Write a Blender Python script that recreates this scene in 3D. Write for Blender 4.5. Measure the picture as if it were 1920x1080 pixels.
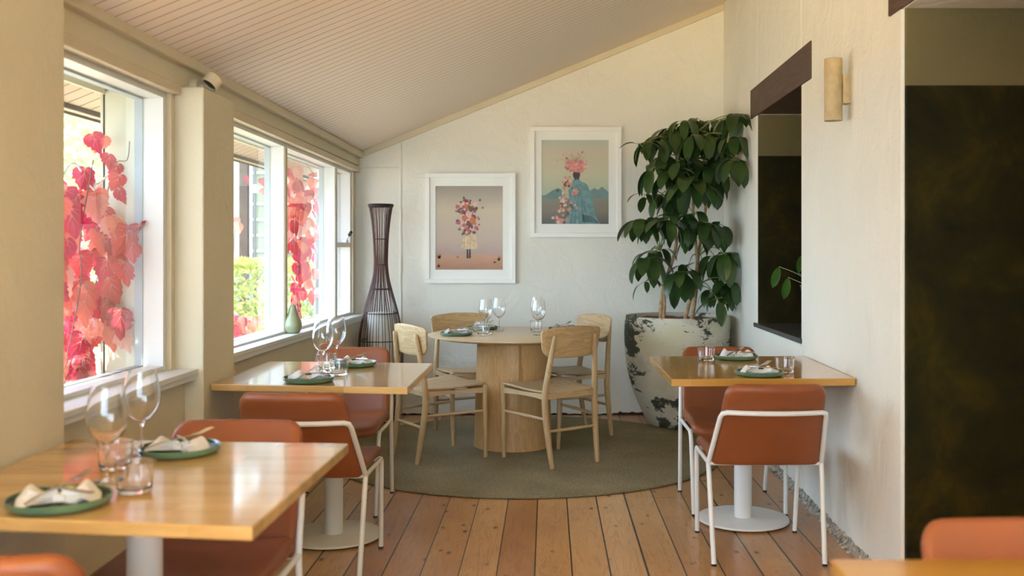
import bpy, math, random
from mathutils import Vector, Matrix
PI = math.pi
R = math.radians
random.seed(7)
scene = bpy.context.scene
for o in list(bpy.data.objects):
    bpy.data.objects.remove(o)
COL = scene.collection

# ------------------------------------------------------------------ camera, light, exposure
F = 1850.0            # focal length in pixels of a 1920 wide frame
cam_data = bpy.data.cameras.new('camera')
cam_data.sensor_width = 36.0
cam_data.lens = 36.0 * F / 1920.0
cam_data.shift_x = (960 - 1027) / 1920.0
cam_data.shift_y = -(540 - 468) / 1920.0
cam_data.clip_start = 0.05
cam_data.dof.use_dof = True
cam_data.dof.focus_distance = 5.3
cam_data.dof.aperture_fstop = 2.6
cam = bpy.data.objects.new('camera', cam_data)
cam.location = (0, 0, 1.3)
cam.rotation_euler = (R(90), 0, 0)
COL.objects.link(cam)
scene.camera = cam

world = bpy.data.worlds.new('sky'); scene.world = world
world.use_nodes = True
wn = world.node_tree
wn.nodes.clear()
wo = wn.nodes.new('ShaderNodeOutputWorld'); wb = wn.nodes.new('ShaderNodeBackground')
tc = wn.nodes.new('ShaderNodeTexCoord'); sp = wn.nodes.new('ShaderNodeSeparateXYZ')
rp = wn.nodes.new('ShaderNodeValToRGB')
rp.color_ramp.elements[0].position = 0.0; rp.color_ramp.elements[0].color = (0.60, 0.80, 1.0, 1)
rp.color_ramp.elements[1].position = 0.7; rp.color_ramp.elements[1].color = (0.50, 0.68, 1.0, 1)
wn.links.new(tc.outputs['Generated'], sp.inputs[0]); wn.links.new(sp.outputs['Z'], rp.inputs[0])
wn.links.new(rp.outputs[0], wb.inputs['Color']); wn.links.new(wb.outputs[0], wo.inputs['Surface'])
wb.inputs['Strength'].default_value = 8.5

def add_light(name, kind, loc, direction, energy, color, **kw):
    d = bpy.data.lights.new(name, kind)
    d.energy = energy; d.color = color
    for k, v in kw.items(): setattr(d, k, v)
    o = bpy.data.objects.new(name, d); COL.objects.link(o)
    o.location = loc
    o.rotation_euler = Vector(direction).to_track_quat('-Z', 'Y').to_euler()
    return o
add_light('sun', 'SUN', (-6, -4, 9), (0.30, 0.62, -0.72), 9.5, (1.0, 0.92, 0.78), angle=R(1.0))
# unseen cool fill lamps added behind the camera, standing in for window daylight
add_light('rear_cool_fill', 'AREA', (-0.1, -2.15, 1.55), (0, 1, -0.25), 5, (0.74, 0.88, 1.0), shape='RECTANGLE', size=2.2, size_y=1.5, spread=R(120))
add_light('side_cool_fill', 'AREA', (-1.40, -0.27, 1.40), (1, 1.0, -0.60), 22, (0.72, 0.87, 1.0), shape='RECTANGLE', size=1.2, size_y=1.0, spread=R(130))
# unseen warm fill lamp added behind the camera for ceiling and upper walls
add_light('warm_fill', 'AREA', (-1.22, -0.6, 1.60), (0.18, 0.75, 0.63), 112, (1.0, 0.66, 0.15), shape='DISK', size=0.4, spread=R(75))
# portals steer the sky light through the two window walls
for nm, y0, y1 in (('window_portal', 2.9, 3.9), ('window_portal', 4.43, 7.58)):
    p = add_light(nm, 'AREA', (-1.66, (y0+y1)/2, 1.36), (1, 0, 0), 1, (1, 1, 1), shape='RECTANGLE', size=y1-y0, size_y=1.1)
    p.rotation_euler = (R(90), 0, R(-90))
    p.data.cycles.is_portal = True

scene.view_settings.view_transform = 'Standard'
scene.view_settings.look = 'None'
scene.view_settings.exposure = 0.48
scene.view_settings.gamma = 1.0
scene.view_settings.use_curve_mapping = False

# ------------------------------------------------------------------ materials
def new_mat(name):
    m = bpy.data.materials.new(name); m.use_nodes = True
    nt = m.node_tree
    b = nt.nodes['Principled BSDF']
    return m, nt, b
def c4(c): return (c[0], c[1], c[2], 1)
def N(nt, t, **kw):
    n = nt.nodes.new(t)
    for k, v in kw.items(): setattr(n, k, v)
    return n
def coords(nt, scale=(1, 1, 1), rot=(0, 0, 0), loc=(0, 0, 0)):
    t = N(nt, 'ShaderNodeTexCoord'); m = N(nt, 'ShaderNodeMapping')
    m.inputs['Scale'].default_value = scale; m.inputs['Rotation'].default_value = rot; m.inputs['Location'].default_value = loc
    nt.links.new(t.outputs['Object'], m.inputs['Vector'])
    return m.outputs['Vector']
def noise(nt, vec, scale, detail=4, rough=0.55, dist=0.0):
    n = N(nt, 'ShaderNodeTexNoise'); n.inputs['Scale'].default_value = scale; n.inputs['Detail'].default_value = detail
    n.inputs['Roughness'].default_value = rough; n.inputs['Distortion'].default_value = dist
    nt.links.new(vec, n.inputs['Vector']); return n.outputs['Fac']
def ramp(nt, fac, stops, interp='LINEAR'):
    r = N(nt, 'ShaderNodeValToRGB'); cr = r.color_ramp; cr.interpolation = interp
    while len(cr.elements) < len(stops): cr.elements.new(0.5)
    for e, (p, c) in zip(cr.elements, stops): e.position = p; e.color = c4(c)
    nt.links.new(fac, r.inputs[0]); return r.outputs[0]
def math_(nt, op, a, b=None, c=None):
    n = N(nt, 'ShaderNodeMath', operation=op)
    for i, v in enumerate((a, b, c)):
        if v is None: continue
        if isinstance(v, (int, float)): n.inputs[i].default_value = v
        else: nt.links.new(v, n.inputs[i])
    return n.outputs[0]
def mix(nt, fac, a, b, mode='MIX'):
    n = N(nt, 'ShaderNodeMix', data_type='RGBA', blend_type=mode)
    for sock, v in ((n.inputs[0], fac), (n.inputs[6], a), (n.inputs[7], b)):
        if isinstance(v, (int, float)): sock.default_value = v
        elif isinstance(v, tuple): sock.default_value = c4(v)
        else: nt.links.new(v, sock)
    return n.outputs[2]
def bump(nt, b, height, strength, dist=0.01):
    n = N(nt, 'ShaderNodeBump'); n.inputs['Strength'].default_value = strength; n.inputs['Distance'].default_value = dist
    nt.links.new(height, n.inputs['Height']); nt.links.new(n.outputs[0], b.inputs['Normal'])
def simple(name, col, rough=0.5, var=0.06, vscale=8, bmp=0.0, bscale=60, metallic=0.0, spec=0.5, coat=0.0):
    m, nt, b = new_mat(name)
    v = coords(nt)
    dark = tuple(max(0, x*(1-var)) for x in col); lite = tuple(min(1, x*(1+var)) for x in col)
    nt.links.new(ramp(nt, noise(nt, v, vscale), [(0.3, dark), (0.7, lite)]), b.inputs['Base Color'])
    b.inputs['Roughness'].default_value = rough; b.inputs['Metallic'].default_value = metallic
    b.inputs['Specular IOR Level'].default_value = spec; b.inputs['Coat Weight'].default_value = coat
    if bmp: bump(nt, b, noise(nt, v, bscale), bmp, 0.004)
    return m
def plaster(name, col, var=0.05, bmp=0.35, rough=0.75):
    m, nt, b = new_mat(name)
    v = coords(nt)
    dark = tuple(x*(1-var) for x in col); lite = tuple(min(1, x*(1+var*0.5)) for x in col)
    nt.links.new(ramp(nt, noise(nt, v, 1.7, 5), [(0.3, dark), (0.7, lite)]), b.inputs['Base Color'])
    h = math_(nt, 'ADD', math_(nt, 'MULTIPLY', noise(nt, v, 5, 4, 0.6, 0.6), 1.0), math_(nt, 'MULTIPLY', noise(nt, v, 60, 3), 0.12))
    bump(nt, b, h, bmp, 0.02)
    b.inputs['Roughness'].default_value = rough
    return m
def woodm(name, c1, c2, axis='X', rough=0.4, scale=1.0, coat=0.0, ring=6.0):
    m, nt, b = new_mat(name)
    st = {'X': (0.9, 9, 9), 'Y': (9, 0.9, 9), 'Z': (9, 9, 0.9)}[axis]
    v = coords(nt, tuple(s*scale for s in st))
    n1 = noise(nt, v, ring*0.35, 3, 0.5, 0.8)
    n2 = noise(nt, coords(nt, tuple((s*scale*(8 if s > 1 else 2)) for s in st)), 2.0, 4, 0.7)
    f = math_(nt, 'ADD', math_(nt, 'MULTIPLY', math_(nt, 'FRACT', math_(nt, 'MULTIPLY', n1, ring)), 0.30), math_(nt, 'MULTIPLY', n2, 0.78))
    nt.links.new(ramp(nt, f, [(0.2, c1), (0.85, c2)]), b.inputs['Base Color'])
    bump(nt, b, n2, 0.08, 0.002)
    b.inputs['Roughness'].default_value = rough; b.inputs['Coat Weight'].default_value = coat
    b.inputs['Coat Roughness'].default_value = 0.12
    return m
def staves(name, c1, c2, width=0.055, length=0.9, rough=0.2, coat=0.6, axis='X'):
    """lacquered solid-wood top glued up from staves"""
    m, nt, b = new_mat(name)
    t = N(nt, 'ShaderNodeTexCoord'); s = N(nt, 'ShaderNodeSeparateXYZ'); nt.links.new(t.outputs['Object'], s.inputs[0])
    ax, ay = (s.outputs['X'], s.outputs['Y']) if axis == 'X' else (s.outputs['Y'], s.outputs['X'])
    row = math_(nt, 'FLOOR', math_(nt, 'DIVIDE', ay, width))
    wn1 = N(nt, 'ShaderNodeTexWhiteNoise', noise_dimensions='1D'); nt.links.new(row, wn1.inputs['W'])
    col = math_(nt, 'FLOOR', math_(nt, 'ADD', math_(nt, 'DIVIDE', ax, length), math_(nt, 'MULTIPLY', wn1.outputs['Value'], 7.3)))
    wn2 = N(nt, 'ShaderNodeTexWhiteNoise', noise_dimensions='1D'); nt.links.new(math_(nt, 'ADD', math_(nt, 'MULTIPLY', row, 17.3), math_(nt, 'MULTIPLY', col, 5.1)), wn2.inputs['W'])
    st = (1.2, 30, 30) if axis == 'X' else (30, 1.2, 30)
    gr = noise(nt, coords(nt, st), 1.6, 5, 0.65, 0.4)
    f = math_(nt, 'ADD', math_(nt, 'MULTIPLY', wn2.outputs['Value'], 0.45), math_(nt, 'MULTIPLY', gr, 0.75))
    nt.links.new(ramp(nt, f, [(0.2, c1), (0.9, c2)]), b.inputs['Base Color'])
    b.inputs['Roughness'].default_value = rough; b.inputs['Coat Weight'].default_value = coat; b.inputs['Coat Roughness'].default_value = 0.08
    bump(nt, b, gr, 0.03, 0.001)
    return m
def floor_mat():
    m, nt, b = new_mat('pine_floor')
    t = N(nt, 'ShaderNodeTexCoord'); s = N(nt, 'ShaderNodeSeparateXYZ'); nt.links.new(t.outputs['Object'], s.inputs[0])
    W = 0.1523
    u = math_(nt, 'DIVIDE', math_(nt, 'ADD', s.outputs['X'], 0.053), W)
    row = math_(nt, 'FLOOR', u); fr = math_(nt, 'FRACT', u)
    w1 = N(nt, 'ShaderNodeTexWhiteNoise', noise_dimensions='1D'); nt.links.new(row, w1.inputs['W'])
    v = math_(nt, 'ADD', math_(nt, 'DIVIDE', s.outputs['Y'], 5.4), math_(nt, 'MULTIPLY', w1.outputs['Value'], 9.7))
    col = math_(nt, 'FLOOR', v); fv = math_(nt, 'FRACT', v)
    w2 = N(nt, 'ShaderNodeTexWhiteNoise', noise_dimensions='1D'); nt.links.new(math_(nt, 'ADD', math_(nt, 'MULTIPLY', row, 13.7), math_(nt, 'MULTIPLY', col, 3.3)), w2.inputs['W'])
    base = ramp(nt, w2.outputs['Value'], [(0.0, (0.43, 0.20, 0.07)), (0.5, (0.58, 0.33, 0.13)), (1.0, (0.70, 0.44, 0.20))])
    off = N(nt, 'ShaderNodeCombineXYZ'); nt.links.new(math_(nt, 'MULTIPLY', w2.outputs['Value'], 31.0), off.inputs[0]); nt.links.new(math_(nt, 'MULTIPLY', w2.outputs['Value'], 17.0), off.inputs[1])
    va = N(nt, 'ShaderNodeVectorMath', operation='ADD'); nt.links.new(t.outputs['Object'], va.inputs[0]); nt.links.new(off.outputs[0], va.inputs[1])
    mp = N(nt, 'ShaderNodeMapping'); mp.inputs['Scale'].default_value = (14, 1.1, 14); nt.links.new(va.outputs[0], mp.inputs[0])
    g1 = noise(nt, mp.outputs[0], 1.3, 3, 0.5, 1.0)
    ring = math_(nt, 'FRACT', math_(nt, 'MULTIPLY', g1, 9.0))
    grain = ramp(nt, ring, [(0.0, (0.72, 0.60, 0.50)), (0.35, (1, 1, 1)), (1.0, (1.0, 0.95, 0.88))])
    c = mix(nt, 0.75, base, grain, 'MULTIPLY')
    # knots
    mk = N(nt, 'ShaderNodeMapping'); mk.inputs['Scale'].default_value = (11, 5.5, 11); nt.links.new(va.outputs[0], mk.inputs[0])
    vo = N(nt, 'ShaderNodeTexVoronoi'); vo.inputs['Scale'].default_value = 1.0; nt.links.new(mk.outputs[0], vo.inputs['Vector'])
    kn = ramp(nt, vo.outputs['Distance'], [(0.06, (0.13, 0.055, 0.025)), (0.16, (1, 1, 1))])
    c = mix(nt, 0.85, c, kn, 'MULTIPLY')
    # worn stains
    st = ramp(nt, noise(nt, coords(nt, (2.2, 1.2, 1)), 1.5, 5, 0.6), [(0.35, (0.80, 0.74, 0.70)), (0.6, (1, 1, 1))])
    c = mix(nt, 0.8, c, st, 'MULTIPLY')
    # gaps
    d = math_(nt, 'MINIMUM', fr, math_(nt, 'SUBTRACT', 1.0, fr))
    wid = math_(nt, 'ADD', 0.014, math_(nt, 'MULTIPLY', w1.outputs['Value'], 0.018))
    g = math_(nt, 'LESS_THAN', d, wid)
    e = math_(nt, 'LESS_THAN', math_(nt, 'MINIMUM', fv, math_(nt, 'SUBTRACT', 1.0, fv)), 0.0006)
    gap = math_(nt, 'MAXIMUM', g, math_(nt, 'MULTIPLY', e, 0.7))
    c = mix(nt, gap, c, (0.018, 0.011, 0.008))
    nt.links.new(c, b.inputs['Base Color'])
    b.inputs['Roughness'].default_value = 0.33
    b.inputs['Coat Weight'].default_value = 0.3; b.inputs['Coat Roughness'].default_value = 0.22
    h = math_(nt, 'ADD', math_(nt, 'MULTIPLY', gap, -1.0), math_(nt, 'MULTIPLY', ring, 0.05))
    bump(nt, b, h, 0.5, 0.004)
    return m
def groove_mat(name, col, line, width, axis, bmp=0.4):
    m, nt, b = new_mat(name)
    t = N(nt, 'ShaderNodeTexCoord'); s = N(nt, 'ShaderNodeSeparateXYZ'); nt.links.new(t.outputs['Object'], s.inputs[0])
    fr = math_(nt, 'FRACT', math_(nt, 'DIVIDE', s.outputs[axis], width))
    d = math_(nt, 'ABSOLUTE', math_(nt, 'SUBTRACT', fr, 0.5))
    l = ramp(nt, d, [(0.035, (1, 1, 1)), (0.07, (0, 0, 0))])
    nt.links.new(mix(nt, l, col, line), b.inputs['Base Color'])
    b.inputs['Roughness'].default_value = 0.5
    bump(nt, b, math_(nt, 'SUBTRACT', 1.0, l), bmp, 0.004)
    return m
def band_paint():
    """dark green limewash up to 1.905 m, dark khaki above"""
    m, nt, b = new_mat('dark_green_limewash')
    t = N(nt, 'ShaderNodeTexCoord'); s = N(nt, 'ShaderNodeSeparateXYZ'); nt.links.new(t.outputs['Object'], s.inputs[0])
    v = coords(nt)
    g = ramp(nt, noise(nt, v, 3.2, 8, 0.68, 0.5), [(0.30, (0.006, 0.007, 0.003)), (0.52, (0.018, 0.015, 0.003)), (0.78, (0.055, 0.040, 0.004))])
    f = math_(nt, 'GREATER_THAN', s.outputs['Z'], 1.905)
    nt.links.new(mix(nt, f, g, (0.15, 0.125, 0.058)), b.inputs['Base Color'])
    b.inputs['Roughness'].default_value = 0.8; b.inputs['Specular IOR Level'].default_value = 0.12
    bump(nt, b, noise(nt, v, 22, 6, 0.65), 0.5, 0.01)
    return m
def rug_mat():
    m, nt, b = new_mat('braided_olive_rug')
    t = N(nt, 'ShaderNodeTexCoord'); s = N(nt, 'ShaderNodeSeparateXYZ'); nt.links.new(t.outputs['Object'], s.inputs[0])
    r = math_(nt, 'SQRT', math_(nt, 'ADD', math_(nt, 'POWER', s.outputs['X'], 2.0), math_(nt, 'POWER', s.outputs['Y'], 2.0)))
    dx = math_(nt, 'ADD', s.outputs['X'], 0.42); 
    r2 = math_(nt, 'SQRT', math_(nt, 'ADD', math_(nt, 'POWER', dx, 2.0), math_(nt, 'POWER', math_(nt, 'ADD', s.outputs['Y'], 0.03), 2.0)))
    sel = math_(nt, 'LESS_THAN', r2, 0.2)
    rr = math_(nt, 'ADD', math_(nt, 'MULTIPLY', r2, sel), math_(nt, 'MULTIPLY', r, math_(nt, 'SUBTRACT', 1.0, sel)))
    w = math_(nt, 'SINE', math_(nt, 'MULTIPLY', rr, 2*PI/0.013))
    v = coords(nt)
    n = noise(nt, v, 75, 4, 0.75); n2 = noise(nt, v, 2.5, 4)
    f = math_(nt, 'ADD', math_(nt, 'MULTIPLY', w, 0.06), math_(nt, 'ADD', math_(nt, 'MULTIPLY', n, 0.7), math_(nt, 'MULTIPLY', n2, 0.3)))
    nt.links.new(ramp(nt, f, [(0.25, (0.10, 0.092, 0.050)), (0.5, (0.235, 0.195, 0.112)), (0.8, (0.50, 0.42, 0.26))]), b.inputs['Base Color'])
    b.inputs['Roughness'].default_value = 0.95; b.inputs['Specular IOR Level'].default_value = 0.1
    bump(nt, b, math_(nt, 'ADD', math_(nt, 'MULTIPLY', w, 0.3), n), 0.6, 0.006)
    return m
def pot_mat():
    m, nt, b = new_mat('weathered_limewashed_pot')
    v = coords(nt, (1, 1, 2.2)); vo = coords(nt)
    base = ramp(nt, noise(nt, vo, 3.0, 5), [(0.3, (0.46, 0.41, 0.30)), (0.5, (0.62, 0.59, 0.48)), (0.72, (0.58, 0.55, 0.33))])
    n = noise(nt, v, 4.5, 9, 0.72, 0.5); big = noise(nt, vo, 2.1, 2, 0.5)
    s = N(nt, 'ShaderNodeSeparateXYZ'); t = N(nt, 'ShaderNodeTexCoord'); nt.links.new(t.outputs['Object'], s.inputs[0])
    f = math_(nt, 'ADD', n, math_(nt, 'MULTIPLY', math_(nt, 'SUBTRACT', big, 0.5), 0.65))
    k = ramp(nt, f, [(0.52, (0, 0, 0)), (0.545, (1, 1, 1))])
    br = ramp(nt, noise(nt, v, 2.0, 6, 0.6), [(0.52, (0, 0, 0)), (0.66, (1, 1, 1))])
    c = mix(nt, math_(nt, 'MULTIPLY', br, 0.5), base, (0.36, 0.26, 0.18))
    c = mix(nt, k, c, (0.055, 0.058, 0.040))
    nt.links.new(c, b.inputs['Base Color']); b.inputs['Roughness'].default_value = 0.85
    bump(nt, b, k, -0.3, 0.004)
    return m
def glass_mat(name, col=(1, 1, 1), rough=0.0):
    m, nt, b = new_mat(name)
    b.inputs['Base Color'].default_value = c4(col); b.inputs['Transmission Weight'].default_value = 1.0
    b.inputs['Roughness'].default_value = rough; b.inputs['IOR'].default_value = 1.45
    return m
def pane_mat():
    m, nt, b = new_mat('window_glass')
    nt.nodes.remove(b)
    out = nt.nodes['Material Output']
    tr = N(nt, 'ShaderNodeBsdfTransparent'); tr.inputs[0].default_value = (0.97, 0.985, 0.98, 1)
    gl = N(nt, 'ShaderNodeBsdfGlossy'); gl.inputs['Roughness'].default_value = 0.0
    fr = N(nt, 'ShaderNodeFresnel'); fr.inputs['IOR'].default_value = 1.5
    ge = N(nt, 'ShaderNodeNewGeometry')
    f = math_(nt, 'MULTIPLY', math_(nt, 'MULTIPLY', fr.outputs[0], 1.7), math_(nt, 'SUBTRACT', 1.0, ge.outputs['Backfacing']))
    f = math_(nt, 'MINIMUM', f, 1.0)
    mx = N(nt, 'ShaderNodeMixShader')
    nt.links.new(f, mx.inputs[0]); nt.links.new(tr.outputs[0], mx.inputs[1]); nt.links.new(gl.outputs[0], mx.inputs[2])
    nt.links.new(mx.outputs[0], out.inputs['Surface'])
    return m
def leaf_mat(name, c1, c2, trans=0.3, rough=0.4, scale=9):
    m, nt, b = new_mat(name)
    out = nt.nodes['Material Output']
    col = ramp(nt, noise(nt, coords(nt), scale, 3), [(0.3, c1), (0.7, c2)])
    nt.links.new(col, b.inputs['Base Color']); b.inputs['Roughness'].default_value = rough
    tl = N(nt, 'ShaderNodeBsdfTranslucent'); nt.links.new(col, tl.inputs[0])
    mx = N(nt, 'ShaderNodeMixShader'); mx.inputs[0].default_value = trans
    nt.links.new(b.outputs[0], mx.inputs[1]); nt.links.new(tl.outputs[0], mx.inputs[2]); nt.links.new(mx.outputs[0], out.inputs['Surface'])
    return m

M = {}
M['cream'] = plaster('cream_plaster', (0.64, 0.575, 0.405))
M['white_plaster'] = plaster('rough_white_plaster', (0.78, 0.745, 0.635), 0.05, 0.7)
M['white_paint'] = simple('white_gloss_paint', (0.82, 0.80, 0.74), 0.35, 0.02)
M['window_white'] = simple('window_frame_paint', (0.66, 0.66, 0.61), 0.35, 0.02)
M['ceiling'] = groove_mat('beadboard_ceiling_paint', (0.84, 0.71, 0.58), (0.44, 0.33, 0.24), 0.0775, 'Y')
M['soffit'] = groove_mat('soffit_paint', (0.50, 0.37, 0.25), (0.10, 0.06, 0.035), 0.10, 'Y')
M['trim'] = simple('cream_trim_paint', (0.62, 0.53, 0.36), 0.45, 0.03)
M['floor'] = floor_mat()
M['green'] = band_paint()
M['beam'] = woodm('dark_stained_beam', (0.040, 0.020, 0.013), (0.105, 0.055, 0.036), 'Y', 0.6, 0.6)
M['slate'] = simple('dark_slate', (0.05, 0.05, 0.045), 0.45, 0.2)
M['rubble'] = simple('crumbling_plaster', (0.34, 0.30, 0.24), 0.95, 0.75, 45, 1.0, 60)
M['dark_gap'] = simple('dark_gap_strip', (0.045, 0.022, 0.012), 0.9, 0.6, 40)
M['top_a'] = staves('lacquered_pine_top', (0.42, 0.225, 0.06), (0.66, 0.42, 0.16))
M['top_b'] = staves('amber_rimu_top', (0.40, 0.18, 0.03), (0.64, 0.35, 0.08), 0.09, 2.0)
M['white_metal'] = simple('white_powder_coat', (0.80, 0.79, 0.74), 0.35, 0.02)
M['cream_metal'] = simple('cream_powder_coat', (0.74, 0.69, 0.56), 0.35, 0.02)
M['rubber'] = simple('black_rubber', (0.02, 0.02, 0.02), 0.7)
M['leather'] = simple('tan_leather', (0.26, 0.074, 0.024), 0.40, 0.10, 5, 0.25, 260, spec=0.45)
M['oak'] = woodm('pale_oak', (0.37, 0.225, 0.095), (0.62, 0.43, 0.21), 'X', 0.5)
M['oak_z'] = woodm('pale_oak_upright', (0.37, 0.225, 0.10), (0.59, 0.41, 0.205), 'Z', 0.5)
M['oak_y'] = woodm('pale_oak_lengthwise', (0.40, 0.265, 0.135), (0.61, 0.45, 0.25), 'Y', 0.5)
M['oak_veneer'] = woodm('oak_veneer_column', (0.44, 0.235, 0.08), (0.67, 0.42, 0.175), 'Z', 0.45, 1.6)
M['oak_top'] = woodm('oak_veneer_top', (0.50, 0.355, 0.185), (0.65, 0.49, 0.28), 'X', 0.28, 0.8)
M['rug'] = rug_mat()
M['pot'] = pot_mat()
M['soil'] = simple('coir_mulch', (0.20, 0.075, 0.03), 0.95, 0.7, 60, 1.0, 90)
M['bark'] = simple('tan_bark', (0.42, 0.26, 0.13), 0.8, 0.35, 40, 0.6, 50)
M['green_stem'] = simple('green_stem', (0.22, 0.24, 0.07), 0.6, 0.3, 25)
M['leaf'] = leaf_mat('glossy_dark_green_leaf', (0.014, 0.042, 0.009), (0.045, 0.092, 0.018), 0.12, 0.28, 7)
M['rattan'] = simple('dark_red_rattan', (0.075, 0.022, 0.014), 0.5, 0.5, 4)
M['black_rattan'] = simple('black_rattan', (0.018, 0.012, 0.011), 0.5, 0.4, 4)
M['paper'] = simple('cream_paper_shade', (0.78, 0.76, 0.66), 0.7, 0.03)
M['frame'] = simple('white_picture_frame', (0.84, 0.81, 0.72), 0.35, 0.02)
M['mat'] = simple('white_mat_board', (0.86, 0.84, 0.76), 0.8, 0.01)
M['ceramic'] = simple('sage_ceramic', (0.30, 0.31, 0.17), 0.32, 0.10, 12)
M['plate'] = simple('green_glazed_plate', (0.085, 0.175, 0.10), 0.25, 0.15, 14, coat=0.4)
M['plate_in'] = simple('dark_green_glaze', (0.030, 0.060, 0.042), 0.2, 0.2, 14)
M['napkin'] = simple('white_linen', (0.70, 0.68, 0.64), 0.9, 0.05, 30, 0.4, 300)
M['napkin_grey'] = simple('grey_linen', (0.42, 0.38, 0.35), 0.9, 0.08, 30, 0.4, 300)
M['steel'] = simple('polished_steel', (0.62, 0.60, 0.57), 0.18, 0.02, metallic=1.0)
M['glass'] = glass_mat('clear_glass')
M['pane'] = pane_mat()
M['sconce'] = simple('raw_brass_sconce', (0.47, 0.36, 0.185), 0.55, 0.15, 25, 0.3, 200)
M['red_leaf'] = leaf_mat('crimson_vine_leaf', (0.55, 0.025, 0.045), (0.74, 0.085, 0.09), 0.35, 0.45, 5)
M['pink_leaf'] = leaf_mat('coral_vine_leaf', (0.75, 0.10, 0.07), (0.80, 0.30, 0.20), 0.35, 0.45, 5)
M['deep_leaf'] = leaf_mat('magenta_vine_leaf', (0.42, 0.015, 0.05), (0.62, 0.05, 0.11), 0.35, 0.4, 6)
M['pale_leaf'] = leaf_mat('pale_pink_vine_leaf', (0.78, 0.30, 0.26), (0.82, 0.50, 0.40), 0.35, 0.4, 6)
M['vein'] = simple('leaf_vein', (0.80, 0.42, 0.38), 0.5)
M['vine'] = simple('vine_stem', (0.18, 0.09, 0.06), 0.8, 0.3, 30)
M['hedge'] = leaf_mat('yellow_green_leaf', (0.28, 0.34, 0.06), (0.60, 0.58, 0.18), 0.4, 0.5, 3)
M['tree_leaf'] = leaf_mat('pale_green_tree_leaf', (0.22, 0.30, 0.09), (0.56, 0.56, 0.27), 0.45, 0.5, 2)
M['grass'] = simple('warm_bounce_gravel', (0.58, 0.45, 0.30), 0.9, 0.25, 3)  # ground tone warmed to bounce light up into the room
M['wing'] = simple('dulled_white_boarding', (0.30, 0.31, 0.29), 0.8, 0.05)  # one even tone, dulled so the white boarding does not wash out
M['ext_wall'] = simple('pale_render', (0.50, 0.50, 0.38), 0.8, 0.05)
M['grey_frame'] = simple('blue_grey_bead', (0.30, 0.35, 0.36), 0.5, 0.05)
M['dark_wood'] = simple('dark_weathered_wood', (0.045, 0.03, 0.022), 0.8, 0.3, 12)
M['iron'] = simple('grey_iron', (0.06, 0.06, 0.055), 0.5, 0.1)
M['galv'] = simple('galvanised_collar', (0.55, 0.55, 0.52), 0.4, 0.05)
M['dark_glass'] = simple('dim_pane', (0.10, 0.12, 0.07), 0.15, 0.3, 2)
M['black'] = simple('black_plastic', (0.012, 0.012, 0.012), 0.4)
M['planter'] = simple('pale_blue_grey_planter', (0.42, 0.50, 0.50), 0.7, 0.05)

# ------------------------------------------------------------------ geometry helpers
def P(x, y, Y):
    """point seen at (x, y) of the 1920x1080 frame at distance Y from the camera"""
    return Vector(((x - 1027) * Y / F, Y, 1.3 - (y - 468) * Y / F))

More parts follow.
